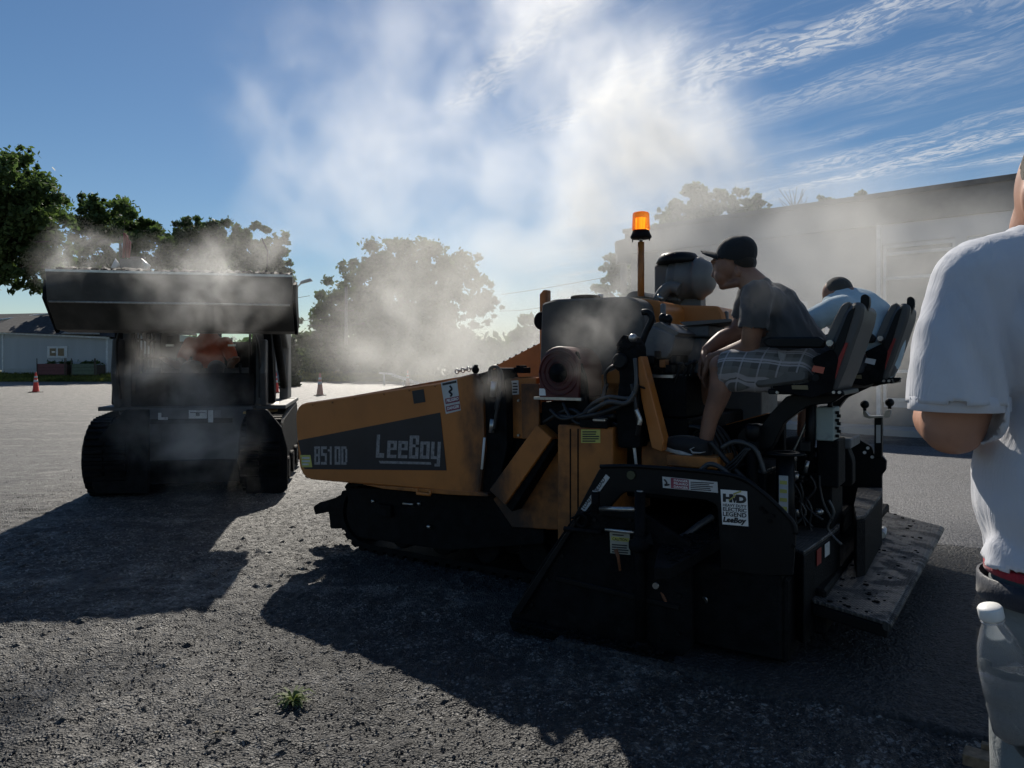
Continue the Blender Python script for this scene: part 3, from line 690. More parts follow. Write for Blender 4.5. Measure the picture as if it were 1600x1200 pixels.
    plate('canister_bracket', [(1035, 470), (1095, 462), (1095, 480), (1035, 480)], v, .1, ALUM)
    # beacon
    v = .95; b = pv(1001.5, 463, v); t_ = pv(1001.5, 372, v)
    MB().cyl(b, b + (t_-b)*.93, .0215, n=16).build('beacon_post', mat('orange_post', (.42,.15,.03), .5, dirt=(.07,.05,.04), dirt_amt=.7, dscale=6), PAV)
    MB().cyl(b + (t_-b)*.93, t_ + Vector((0,0,.01)), .011).build('beacon_stem', STEEL, PAV)
    be = MB().lathe(t_, [(.015,-.008), (.062,-.004), (.069,.006), (.058,.03), (.053,.048), (.048,.050), (.01,.051)], 24).build('beacon_base', BLKM, PAV)
    MB().lathe(t_, [(.052,.050), (.057,.054), (.0535,.150), (.049,.162), (.03,.168), (.004,.169)], 28).build('beacon_lens', AMBER, PAV)
    MB().cyl(t_ + Vector((0,0,.060)), t_ + Vector((0,0,.128)), .030, .028, 16).build('beacon_bulb', GLOW, PAV)
    for dx in (-.058, .058): MB().cyl(t_ + Vector((dx,0,-.022)), t_ + Vector((dx,0,.0)), .004, n=6).build('beacon_screw', BLKM, PAV)
body()

# --- red hose reel, hoses, tow-point tower
def mid():
    v = .0
    c = pv(873, 577, v)
    r = (pv(873, 577, v) - pv(842, 577, v)).length
    pts = [(c + Vector((r*math.cos(a), 0, r*math.sin(a)))) for a in [math.pi*k/16 for k in range(17)]] + [pv(842, 626, v), pv(904, 626, v)][::1]
    rl = MB().prism(pts, (0, .28, 0)).build('fan_housing', REDD, PAV, .012, 2)
    for q in (.95, .72, .5): MB().torus(c + Vector((0, -.003, -.02)), r*q, .005, (0, 1, 0), 36, 6).build('housing_ring', REDD, rl)
    MB().lathe(c + Vector((0, 0, -.02)), [(r*.42, .004), (r*.40, .012), (r*.15, .014), (r*.13, .035), (.002, .036)], 28, (0, -1, 0)).build('fan_hub', BLKM, rl)
    quadpx('white_sticker', [(843, 607), (852, 607), (853, 618), (843, 618)], v, STKW, rl, .003)
    plate('guard_plate', [(893, 560), (900, 548), (914, 590), (922, 664), (905, 664)], .02, .03, BLKM)
    MB().box(pv(834, 624, -.01), pv(908, 622, -.01) + Vector((0, .3, 0))).build('reel_shelf', STEEL, PAV)
    plate('tunnel_side', [(908, 586), (935, 588), (965, 575), (1035, 575), (1035, 720), (905, 720)], .30, .04, YEL)
    plate('valve_bay', [(846, 628), (905, 628), (935, 664), (960, 664), (960, 690), (870, 690), (846, 668)], .10, .12, BLKM)
    # dark upright of the tow arm, with the lift cylinder
    plate('tow_tower', [(962, 545), (969, 528), (985, 524), (995, 540), (997, 600), (1000, 700), (966, 700), (962, 640), (968, 590)], -.04, .12, BLKM, rad=.02)
    MB().cyl(pv(967, 564, -.06), pv(967, 564, -.06) + Vector((0,.12,0)), .04, n=20).build('sheave', BLK, PAV, .006)
    plate('lamp_block', [(961, 540), (972, 523), (990, 526), (994, 537), (980, 547)], -.05, .09, BLKM, rad=.01)
    MB().ball(pv(989, 528, -.05), .022).build('switch_knob', STEEL, PAV)
    plate('slanted_post', [(993, 560), (1002, 556), (1024, 640), (1037, 690), (1034, 706), (1018, 700), (1002, 625)], -.03, .08, YEL, rad=.008)
    MB().torus(pv(1005, 608, .01), .045, .006, (.2, .3, 1), 20, 6).build('hose_clamp', BLK, PAV)
    plate('front_bulkhead', [(1002, 690), (1037, 690), (1050, 700), (1050, 745), (1002, 745)], .06, .05, YELD)
    # hoses, a tangle
    H = [[(948, 608, 0), (946, 585, -.02), (958, 572, -.02), (968, 578, 0)], [(948, 600, 0), (944, 620, -.05), (958, 630, -.06), (985, 628, -.05), (996, 600, -.06)],
         [(905, 655, .0), (925, 632, -.08), (950, 620, -.1), (985, 622, -.1), (994, 600, -.1), (992, 560, -.08)],
         [(900, 660, .0), (928, 640, -.1), (952, 628, -.12), (978, 630, -.12), (992, 612, -.1)],
         [(870, 650, 0), (900, 652, -.06), (930, 648, -.1), (965, 636, -.1), (990, 624, -.1)],
         [(860, 640, 0), (880, 655, -.04), (915, 645, -.08), (935, 628, -.06)],
         [(880, 630, 0), (890, 650, -.05), (905, 662, -.06), (925, 655, -.05)],
         [(988, 600, -.08), (994, 640, -.09), (998, 662, -.08), (996, 680, -.06)],
         [(910, 640, .05), (930, 655, .0), (950, 660, 0), (975, 668, -.02)], [(850, 660, .05), (890, 640, .0), (920, 655, -.02), (960, 650, -.05)]]
    for i, h in enumerate(H): tubepx('hydraulic_hose', h, 0, (.009, .012, .010, .012, .013, .010)[i % 6], RUBL if i in (2, 3) else RUB)
    boxpx('hose_manifold', 905, 655, 948, 668, -.08, .15, BLKM); boxpx('hose_manifold', 925, 654, 945, 659, -.10, .05, STEEL)
    tubepx('hydraulic_hose', [(994, 640), (1000, 655), (999, 664)], -.1, .012, STEEL)
    for x, y in ((900, 560), (935, 600), (941, 618), (928, 590)): bolts('bolt', [pv(x, y, .28)], .01)
mid()

# --- operator platform: console, levers, cabinet, floor
def platform():
    v = .10
    MB().box((2.35,.20,.60), (2.95,2.0,.78)).build('deck', BLKM, PAV, .008)
    plate('deck_side', [(1040, 690), (1225, 640), (1225, 760), (1040, 745)], .55, .05, BLKM)
    plate('deck_step_frame', [(1127, 665), (1200, 645), (1205, 700), (1127, 705)], .75, .04, YEL)
    con = plate('control_console', [(1004, 523), (1016, 508), (1048, 521), (1055, 527), (1050, 548), (1040, 560), (1008, 556), (998, 540)], v+.1, .42, GREY, rad=.012, bevel=.006)
    plate('console_top', [(1016, 507), (1030, 503), (1062, 520), (1052, 527)], v+.12, .40, ALUM, rad=.006)
    tubepx('grab_handle', [(1000, 545), (1008, 522), (1017, 503), (1018, 494), (1012, 488), (1004, 488)], v+.02, .017, BLK, n=12)
    for x, y in ((1036, 497), (1044, 499)):
        tubepx('joystick', [(x-4, y+18), (x-1, y+8), (x, y)], v+.2, [.018]*13, RUB, sm=6)
        MB().ball(pv(x, y, v+.2), (.024, .022, .028)).build('joystick_knob', BLK, PAV)
    boxpx('console_foot', 1010, 552, 1050, 640, v+.15, .4, BLKM)
    for x, y in ((1012, 556), (1022, 548), (1030, 562), (1040, 570), (1048, 556), (1005, 566)): boxpx('valve_block', x, y, x+9, y+12, v+.08, .06, rnd.choice([BLKM, BLK, YELD]), bevel=.003)
    boxpx('electrical_cabinet', 1064, 528, 1096, 583, v+.4, .35, GREY)
    boxpx('cabinet_top', 1045, 508, 1108, 527, v+.38, .5, GREY)
    boxpx('hood_base', 1096, 520, 1140, 590, v+.75, .5, YELD)
    plate('side_window_frame', [(1062, 503), (1140, 498), (1150, 502), (1070, 509)], v+.35, .35, ALUM, rad=.004, bevel=.003)
    boxpx('mirror_post', 1131, 486, 1137, 510, v+.9, .03, GREY)
    boxpx('post', 1031, 474, 1038, 506, v+.3, .03, GREY)
    MB().box(pv(1000, 590, .1), pv(1052, 586, .1) + Vector((0, .3, 0))).build('lever_shelf', STEEL, PAV)
    for i, x in enumerate((1064, 1074, 1080, 1086)):
        y = (570, 571, 568, 566)[i]
        tubepx('lever', [(x-10, 600), (x-5, 585), (x, y)], .12+.03*i, .008, BLK); MB().ball(pv(x, y-1, .12+.03*i), (.017,.014,.012)).build('lever_knob', BLK, PAV)
    boxpx('lever_box', 1003, 588, 1072, 650, .12, .3, BLKM); boxpx('foot_well', 1040, 600, 1100, 700, .55, .3, BLKM)
    boxpx('rear_cabinet', 1128, 600, 1190, 665, 1.1, .4, GREY)
    for k in range(5): tubepx('hydraulic_hose', [(1045+8*k, 700), (1060+10*k, 672+4*k), (1090+8*k, 668), (1110+9*k, 690+3*k), (1125+6*k, 730)], .14+.03*k, .011, RUB)
    tubepx('hydraulic_hose', [(1127, 700), (1150, 690), (1180, 702), (1195, 740)], .05, .012, RUBL); tubepx('hydraulic_hose', [(1110, 690), (1135, 720), (1160, 745), (1180, 760)], .04, .014, RUB)
    tubepx('hydraulic_hose', [(1095, 735), (1110, 725), (1132, 735), (1150, 760)], -.1, .012, RUBL)
    MB().cyl(pv(1176, 690, .2), pv(1176, 690, .2) + Vector((0,.10,0)), .085, n=26).build('cable_drum', BLK, PAV, .01)
    boxpx('foot_step', 1040, 716, 1120, 728, -.02, .35, YELD)
platform()

# --- seats
def seat(v, dx, dy, k, cab):
    """operator seat: dx,dy shift and k scale of its traced outline about the seat's front"""
    def q(x, y): return ((x - 1175)*k + 1175 + dx, (y - 600)*k + 600 + dy)
    w = .46
    base = plate('seat_base', [q(*p) for p in ((1205, 604), (1266, 598), (1275, 576), (1268, 560), (1300, 545), (1310, 560), (1300, 612), (1268, 622), (1215, 612))], v, w, BLKM, rad=.012, bevel=.006)
    plate('seat_cushion', [q(*p) for p in ((1176, 600), (1186, 584), (1220, 578), (1262, 576), (1262, 596), (1205, 604), (1184, 606))], v + .02, w - .04, CUSH, rad=.03, bevel=.015)
    plate('seat_back', [q(*p) for p in ((1300, 535), (1322, 485), (1334, 472), (1345, 472), (1351, 480), (1348, 500), (1322, 575), (1306, 612), (1292, 612), (1296, 570))], v + .02, w - .04, SHELL, rad=.02, bevel=.02, label='worn grey backrest')
    plate('back_cushion', [q(*p) for p in ((1288, 534), (1302, 500), (1316, 474), (1330, 470), (1324, 488), (1306, 534), (1298, 548))], v + .04, w - .08, CUSH, rad=.02, bevel=.015)
    plate('seat_recess', [q(*p) for p in ((1304, 540), (1326, 486), (1337, 478), (1322, 528), (1300, 600), (1290, 612), (1296, 570))], v + .012, .01, BLK, rad=.012)
    plate('red_trim', [q(*p) for p in ((1321, 535), (1325, 536), (1312, 572), (1305, 592), (1304, 572))], v + .006, .01, REDB, bevel=0)
    plate('headrest_post', [q(*p) for p in ((1345, 462), (1352, 459), (1358, 463), (1359, 474), (1346, 508), (1338, 530), (1343, 500), (1344, 480))], v + .10, .05, BLK, rad=.012, bevel=.006)
    plate('headrest_post', [q(*p) for p in ((1345, 464), (1352, 461), (1358, 465), (1359, 476), (1346, 510), (1342, 500), (1344, 482))], v + w - .14, .05, BLK, rad=.012, bevel=.006)
    plate('armrest', [q(*p) for p in ((1190, 533), (1200, 527), (1280, 526), (1288, 534), (1284, 544), (1200, 543))], v - .03, .06, BLK, rad=.012, bevel=.008)
    plate('armrest', [q(*p) for p in ((1190, 533), (1200, 527), (1280, 526), (1288, 534), (1284, 544), (1200, 543))], v + w - .02, .06, BLK, rad=.012, bevel=.008)
    MB().cyl(pv(*q(1296, 536), v - .02), pv(*q(1296, 536), v - .02) + Vector((0,.04,0)), .014).build('pivot_bolt', STEEL, PAV)
    MB().cyl(pv(*q(1274, 590), v - .004), pv(*q(1274, 590), v - .004) + Vector((0,.02,0)), .016).build('pivot_bolt', BLK, PAV)
    quadpx('orange_label', [q(*p) for p in ((1271, 571), (1289, 574), (1286, 584), (1268, 580))], v, cab, th=.003)
    quadpx('maker_plate', [q(*p) for p in ((1237, 602), (1262, 602), (1263, 609), (1238, 608))], v, mat('brass_plate', (.2,.16,.08), .5), th=.003)
    plate('seat_rail', [q(*p) for p in ((1200, 608), (1318, 610), (1320, 618), (1200, 616))], v + .02, w - .04, BLK, bevel=.004)
    bolts('rail_bolt', [pv(*q(x, 613), v + .02) for x in (1215, 1303, 1312)], .008)
seat(.02, 0, 0, 1.0, mat('orange_red_label', (.5, .12, .07), .5))
seat(.95, 96, -16, .86, STK)
def seat_arm():
    plate('seat_swing_arm', [(1175, 688), (1200, 650), (1230, 618), (1320, 616), (1300, 630), (1262, 634), (1225, 660), (1206, 700), (1180, 705)], .15, .07, BLK, rad=.02, bevel=.006)
    plate('seat_swing_arm', [(1290, 640), (1310, 620), (1330, 592), (1408, 590), (1404, 597), (1360, 604), (1322, 622), (1300, 650)], 1.05, .07, BLK, rad=.015, bevel=.006)
    MB().cyl(pv(1268, 622, .25), pv(1265, 710, .25), .024).build('seat_post', BLK, PAV)
seat_arm()
# --- screed, end gates, walkway
def screed():
    MB().box((2.75,-.30,.06), (3.30,2.45,.42)).build('screed_body', BLKM, PAV, .01)
    MB().box((2.35,-.1,.12), (2.75,2.3,.50)).build('auger_channel', BLKM, PAV, .01)
    # near end gate with its inner plate
    plate('end_gate', [(797, 962), (846, 880), (893, 812), (935, 795), (1000, 800), (1078, 850), (1082, 1012), (1052, 1036), (1000, 1030), (806, 982)], -.40, .03, BLKM, rad=.02)
    plate('gate_shoe', [(794, 968), (1050, 1028), (1054, 1040), (1040, 1041), (800, 986)], -.45, .10, BLKM, bevel=.004)
    plate('gate_edge_bar', [(800, 958), (806, 948), (905, 800), (912, 800), (812, 960)], -.425, .03, BLK, bevel=.003)
    bolts('gate_bolt', [pv(x, y, -.40) for x, y in ((905, 830), (880, 868), (856, 905), (832, 945), (930, 812), (985, 812), (1060, 870), (1062, 930), (1060, 990), (980, 1005), (900, 985), (850, 970), (1030, 1000))], .010, .010, BLK)
    plate('gate_rib', [(870, 900), (1060, 946), (1060, 954), (868, 908)], -.412, .015, BLK, bevel=.003)
    b = MB()
    for i in range(260):
        t = rnd.random(); p = pv(806 + 246*t, 982 + 50*t - 14*rnd.random()**3, -.46 - .03*rnd.random()); b.ball(p, .004 + .009*rnd.random()**2, 5, 3)
    for i in range(120):
        t = rnd.random(); p = pv(893 + 42*t, 812 - 17*t - 2, -.39 + .02*rnd.random()); b.ball(p, .003 + .006*rnd.random(), 5, 3)
    b.build('caked_asphalt', BLKM, PAV, kind='stuff')
    # arched side frame: upper rim with a window under it
    v = -.30
    plate('side_frame', [(900, 800), (938, 729), (1000, 729), (1135, 741), (1180, 760), (1236, 812), (1243, 835), (1238, 900), (1126, 900), (1121, 790), (1105, 782), (975, 768), (958, 786), (925, 830), (890, 830)], v, .025, BLK, rad=[0,.03,0,.02,.03,.02,.01,0,0,.02,.02,.03,.02,0,0])
    MB().tube([pv(x, y, v) for x, y in ((938, 729), (1000, 729), (1135, 741), (1180, 760), (1236, 812), (1243, 835))], .010, 8, 3).build('rim_bar', BLK, PAV)
    s = quadpx('warning_sticker', [(1035, 744.5), (1121, 753), (1122, 770), (1036, 762)], v, STK, th=.002)
    quadpx('danger_panel', [(1048, 746.5), (1076, 749.5), (1076.5, 765), (1048.5, 762.5)], v - .0022, STKM, s, .0006)
    for k, w in enumerate(('DANGER', 'PELIGRO', 'DANGER')): textpx(w, 'lettering', STKW, PAV, 1053, 748.2 + 5*k, 1075, 751.8 + 5*k, v - .003, .02, 0, 2.4, s)
    ruled('print_lines', 1079, 752, 1119, 766, v - .0024, 5, INK, s, 2)
    tubepx('hand_symbol', [(1038, 749), (1042, 755), (1039, 758), (1046, 757)], v - .003, .004, INK, s)
    s = quadpx('maker_sticker', [(1126, 764.5), (1167.5, 767.5), (1169.5, 822.5), (1129, 819)], v, STKW, th=.002)
    def st(body, y0, y1, x0=1129.5, x1=1166.5, bold=.03, sh=0): textpx(body, 'lettering', INK, PAV, x0, y0, x1, y1, v - .0025, bold, sh, 3, s)
    st('H D', 771, 784, bold=.07); st('V', 771.5, 784, 1142, 1153, .07); st('HEAVY DUTY', 786.5, 791); st('ELECTRIC', 792, 798); st('LEGEND', 799, 806); st('LeeBoy', 807, 818, bold=.06, sh=.2)
    tubepx('lightning_mark', [(1139, 782), (1149, 774), (1146, 772), (1158, 767.5)], v - .004, .003, STKY, s, sm=0)
    for (x0, y0, x1, y1) in ((958, 744, 950, 766), (938, 776, 926, 796)):
        pass
    sl = quadpx('slanted_sticker', [(947, 741), (953, 746), (914, 800), (908, 795)], v, STK, th=.002)
    a, b = pv(913, 796, v - .003), pv(950, 745, v - .003); c = pv(908, 791, v - .003)
    text('LOAD - UNLOAD', 'lettering', INK, sl, a, b - a, c - a, (b-a).length*.9, .018, .02)
    MB().cyl(pv(987, 742, v), pv(987, 742, v) + Vector((0, -.012, 0)), .02, n=18).build('round_boss', mat('olive_plug', (.05,.055,.025), .5), PAV)
    bolts('frame_bolt', [pv(x, y, v) for x, y in ((1196, 800), (1208, 806), (1203, 814), (1190, 794), (1240, 853))], .009, m=BLKM)
    # crank handles in front: two uprights joined by a bar, jack tube with collar
    v = -.42
    for x, yt, yb in ((930.5, 768, 800), (1000, 768, 1010)):
        MB().cyl(pv(x, yb, v), pv(x, yt, v), .020 if yb < 900 else .024, n=14).build('crank_upright', BLKM, PAV)
        MB().cyl(pv(x, yt + .5, v), pv(x, yt - 1.5, v), .015, n=14).build('polished_cap', STEEL, PAV)
    MB().cyl(pv(937, 795, v), pv(1000, 796, v), .011).build('crank_bar', STEEL, PAV)
    MB().box(pv(936, 805, v), pv(1006, 798, v) + Vector((0,.02,0))).build('crank_yoke', BLKM, PAV, .002)
    MB().torus(pv(908, 813, v), .030, .009, (0, 1, .2), 24, 8).build('lifting_eye', BLKM, PAV)
    MB().cyl(pv(882, 826, v), pv(940, 832, v), .012).build('adjusting_bar', BLKM, PAV); MB().cyl(pv(946, 827.5, v), pv(992, 832, v), .008).build('adjusting_bar', STEEL, PAV)
    MB().lathe(pv(1000, 846, v), [(.045, -.04), (.05, -.03), (.05, .0), (.03, .012), (.028, .03)], 18).build('jack_collar', BLKM, PAV)
    MB().hexa([pv(1000, 850, v-.02), pv(1022, 852, v-.02), pv(1022, 852, v+.03), pv(1000, 850, v+.03)], [pv(1006, 842, v-.01), pv(1016, 832, v-.01), pv(1016, 832, v+.02), pv(1006, 842, v+.02)]).build('wedge_clamp', BLKM, PAV, .003)
    MB().tube([pv(962, 858, v-.02), pv(966, 870, v-.02), pv(969, 892, v-.02)], [.010, .008, .006], 8).build('pin_handle', mat('rusty_handle', (.16,.06,.025), .7), PAV)
    s = quadpx('caution_sticker', [(953, 831), (984, 834), (985, 867), (954, 864)], -.402, mat('tan_sticker', (.34,.34,.28), .5, var=.1), th=.002)
    quadpx('yellow_stripe', [(955, 838), (983, 841), (983, 847), (955, 844)], -.4045, STKY, s, .0005)
    textpx('CAUTION', 'lettering', INK, PAV, 957, 839.5, 980, 844, -.4055, .02, 0, 2, s); ruled('print_lines', 956, 849, 983, 864, -.4045, 4, INK, s, 2); ruled('print_lines', 957, 833.5, 982, 837, -.4045, 1, INK, s, 2)
    MB().tube([pv(1029, 915, -.38), pv(1038, 935, -.40), pv(1046, 952, -.38)], .008, 8, 4).build('pin_handle', mat('rusty_handle', (.16,.06,.025), .7), PAV)
    MB().cyl(pv(1028, 913, -.38), pv(1028, 913, -.38) + Vector((0,-.03,0)), .014).build('clevis_pin', STEEL, PAV)
    MB().lathe(pv(1003, 1008, -.42), [(.05, -.02), (.045, .0), (.03, .006), (.03, .02)], 14).build('jack_foot', BLKM, PAV)
    # inner deck of the extension, black with gravel lying on it
    z = .62
    P = [pz(1022, 887, .50), pz(1048, 886, .50), pz(1125, 842, .52), pz(1120, 815, .52), pz(1030, 848, .50)]
    MB().prism(P, (0, 0, -.05)).build('extension_deck', BLKM, PAV, .004)
    b = MB()
    for i in range(300):
        s1, s2 = rnd.random(), rnd.random(); p = P[1].lerp(P[2], s1).lerp(P[4].lerp(P[3], s1), s2*.9 + .05); r = .003 + .006*rnd.random(); b.ball(p + Vector((0,0,r*.5)), (r*1.3, r, r*.7), 5, 3)
    b.build('spilled_crumbs', BLKM, PAV, kind='stuff')
    tubepx('burner_hose', [(1029, 862, -.36), (1031, 850, -.36), (1065, 840, -.2), (1090, 822, -.1), (1112, 808, 0)], 0, .016, RUBL, n=10)
    MB().box(pv(1022, 905, -.33), pv(1052, 888, -.33) + Vector((0,.05,0))).build('deck_edge', BLKM, PAV, .003)
    MB().cyl(pv(1100, 938, -.30), pv(1152, 902, -.05), .016, n=12).build('extension_cylinder_rod', STEEL, PAV)
    MB().cyl(pv(1152, 902, -.05), pv(1200, 868, .2), .032, n=14).build('extension_cylinder', BLKM, PAV)
    MB().torus(pv(1195, 916, -.1), .06, .008, (.3, 1, 0), 26, 6).build('coiled_cable', RUB, PAV)
    # pedestal with round plate
    c = pz(1227, 708, .88); v = c.y
    MB().cyl(c, (c.x, c.y, .42), .042, n=18).build('pedestal', BLK, PAV)
    MB().lathe(c, [(.05, -.008), (.088, -.006), (.09, .0), (.086, .004), (.05, .006), (.045, .0)], 28).build('pedestal_plate', BLK, PAV)
    s = MB().box((c.x-.018, v-.046, .60), (c.x+.022, v-.042, .78)).build('list_sticker', STK, PAV)
    b = MB()
    for i in range(4): b.box((c.x-.014, v-.0475, .62+i*.04), (c.x+.018, v-.0463, .637+i*.04))
    o = b.build('print_lines', STKY, s); o['kind'] = 'stuff'
    # dark upright left of it with hoses
    MB().cyl(pv(1176, 690, .08), pv(1176, 790, .08), .030, n=14).build('hinge_post', BLKM, PAV)
    MB().lathe(pv(1176, 672, .08), [(.02,-.05), (.035,-.03), (.035,.02), (.022,.03)], 14).build('hinge_cap', BLK, PAV)
    for k in range(3): tubepx('control_cable', [(1166+3*k, 700), (1150, 716+6*k), (1130+5*k, 740), (1160, 775+4*k)], .02, .006, RUB)
    # tool boxes with tread-plate tops
    def tbox(name, c4, z, zb, lid=True):
        P = [pz(x, y, z) for x, y in c4]; b = MB().prism([p + Vector((0,0,-.018)) for p in P], (0, 0, -(z - zb))).build(name, BLKM, PAV, .006)
        return MB().prism(P, (0, 0, -.016)).build('tread_plate_top', TREAD, PAV, .003), P, b
    _, P, b = tbox('step_box', [(1242, 856), (1256, 862), (1312, 823), (1312, 818), (1258, 815), (1240, 828)], .50, .12)
    # bright sticker pair on its rear face
    a, d = P[1], P[2]; e = (d - a).normalized(); n = Vector((e.y, -e.x, 0))
    if n.dot(a - Vector((4.0, -4.0, 0))) > 0: n = -n
    n = n if (n.x > 0) else -n
    def chip(t, w, z, h, m, name):
        p = a.lerp(d, t) + n*.004; q_ = p + e*w; MB().prism([(p.x,p.y,z),(q_.x,q_.y,z),(q_.x,q_.y,z+h),(p.x,p.y,z+h)], n*.002).build(name, m, b)
    chip(.30, .07, .40, .07, mat('red_reflector', (.3,.03,.02), .4), 'reflector'); chip(.52, .08, .41, .06, STK, 'part_sticker')
    tbox('step_box', [(1170, 732), (1196, 735), (1265, 708), (1265, 694), (1225, 700), (1172, 724)], .80, .45)
    _, P2, b2 = tbox('step_box', [(1338, 808), (1352, 805), (1378, 772), (1378, 762), (1340, 762), (1334, 790)], .56, .12)
    boxpx('fuse_box', 1245, 715, 1300, 830, .35, .3, BLKM); plate('mechanism_housing', [(1270, 700), (1320, 690), (1332, 720), (1332, 760), (1268, 760)], .55, .10, BLKM, rad=.02)
    for i in range(14):
        x = 1236 + rnd.random()*50; y = 735 + rnd.random()*70; MB().ball(pv(x, y, .30), (.02+.02*rnd.random(), .02, .015+.02*rnd.random()), 7, 5).build('clamp', rnd.choice([BLKM, STEEL, BLK]), PAV)
    for i in range(8):
        x = 1225 + rnd.random()*70; y = 725 + rnd.random()*60; tubepx('control_cable', [(x, y), (x+15*rnd.random(), y+20), (x+30*rnd.random()-10, y+45), (x+20, y+70)], .28, .007, rnd.choice([RUB, RUBL]))
    # electric box on its post
    MB().cyl(pv(1266, 625, .22), pv(1266, 718, .22), .014, n=10).build('control_post', BLK, PAV)
    eb = boxpx('control_box', 1274, 637, 1303, 688, .25, .16, BOXG, bevel=.005)
    a, b_ = pv(1303, 688, .25), pv(1303, 637, .25)
    for k in range(7):
        p = a.lerp(b_, .12 + .12*k) + Vector((.002, .03 + .045*(k % 2), 0)); MB().cyl(p, p + Vector((.016, 0, 0)), .008, n=8).build('toggle_switch', BLK, eb)
    MB().cyl(pv(1297, 637, .3), pv(1297, 628, .3), .012).build('cable_gland', BLK, eb)
    boxpx('box_pedestal', 1276, 688, 1310, 760, .28, .2, BLKM)
    boxpx('tool_tray', 1300, 686, 1330, 700, .5, .3, GREY)
    tubepx('grab_bar', [(1240, 705, .3), (1250, 685, .3), (1262, 655, .3)], .3, .008, STEEL)
    boxpx('foot_pedal', 1248, 690, 1266, 706, .18, .02, BLK)
    plate('paddle', [(1242, 708), (1250, 691), (1268, 689), (1258, 708)], .2, .02, BLK)
    MB().tube([pv(1258, 738, .2), pv(1262, 720, .2)], .01).build('pin', STEEL, PAV)
    # far end plate with punched holes, and the fork with two ball handles
    fv = 1.55
    plate('far_end_plate', [(1312, 682), (1330, 680), (1362, 698), (1366, 712), (1378, 712), (1385, 720), (1384, 735), (1378, 742), (1378, 806), (1340, 830), (1312, 830)], fv, .04, BLK, rad=.008)
    for x, y in ((1356, 700), (1351, 707), (1363, 714)): MB().cyl(pv(x, y, fv - .001), pv(x, y, fv-.001) + Vector((0,-.006,0)), .010, n=12).build('hole_light_disc', STKW, PAV)  # white discs painted in as light showing through the punched holes
    MB().box(pv(1366, 715, fv-.03), pv(1378, 652, fv-.03) + Vector((0,.06,0))).build('far_post', BLK, PAV, .004)
    quadpx('list_sticker', [(1369, 664), (1376, 664), (1376, 692), (1369, 692)], fv-.03, STK, th=.002)
    plate('fork', [(1348, 642), (1352, 642), (1358, 650), (1380, 650), (1384, 641), (1392, 640), (1389, 652), (1356, 654), (1349, 650)], fv-.06, .07, STEEL, rad=.004)
    for x, y in ((1351, 632), (1390, 629)):
        MB().cyl(pv(x, y+10, fv-.03), pv(x, y, fv-.03), .010).build('handle_stem', BLK, PAV); MB().ball(pv(x, y, fv-.03), .026).build('ball_handle', BLK, PAV)
    # rear walkway of tread plate
    zt = .27
    P = [pz(1268, 936, zt), pz(1386, 972, zt-.03), pz(1471, 822, zt), pz(1386, 800, zt + .02)]
    w = MB().prism([p + Vector((0,0,-.018)) for p in P], (0, 0, -.05)).build('walkway_frame', BLK, PAV, .005)
    MB().prism(P, (0, 0, -.016)).build('walkway_plate', TREAD, PAV, .003)
    e = P[1].lerp(P[2], .5)
    MB().tube([p + Vector((0,0,-.02)) for p in (P[1], P[2])], .018, 8).build('walkway_lip', TREAD, PAV)
    MB().cyl(pz(1385, 818, .22), pz(1378, 836, .30), .02).build('walkway_hinge', STEEL, PAV)
    for t in (.1, .5, .9):
        p = P[0].lerp(P[3], t); MB().box((p.x - .5, p.y - .02, .18), (p.x + .03, p.y + .02, .23)).build('walkway_bracket', BLKM, PAV)
    b = MB()
    for i in range(120):
        s1, s2 = rnd.random()**1.3, rnd.random(); p = P[0].lerp(P[3], s1).lerp(P[1].lerp(P[2], s1), s2*.9); r = .003 + .008*rnd.random()**3; b.ball(p + Vector((0,0,r*.4)), (r*1.4, r, r*.6), 5, 3)
    b.build('spilled_crumbs', BLKM, PAV, kind='stuff')
    # black skirt between the side frame and the walkway
    MB().box((3.0,-.28,.05), (3.32,.1,.40)).build('screed_end', BLKM, PAV, .01)
    MB().box((3.25,.0,.10), (3.42,2.4,.30)).build('screed_beam', BLKM, PAV, .01)
screed()
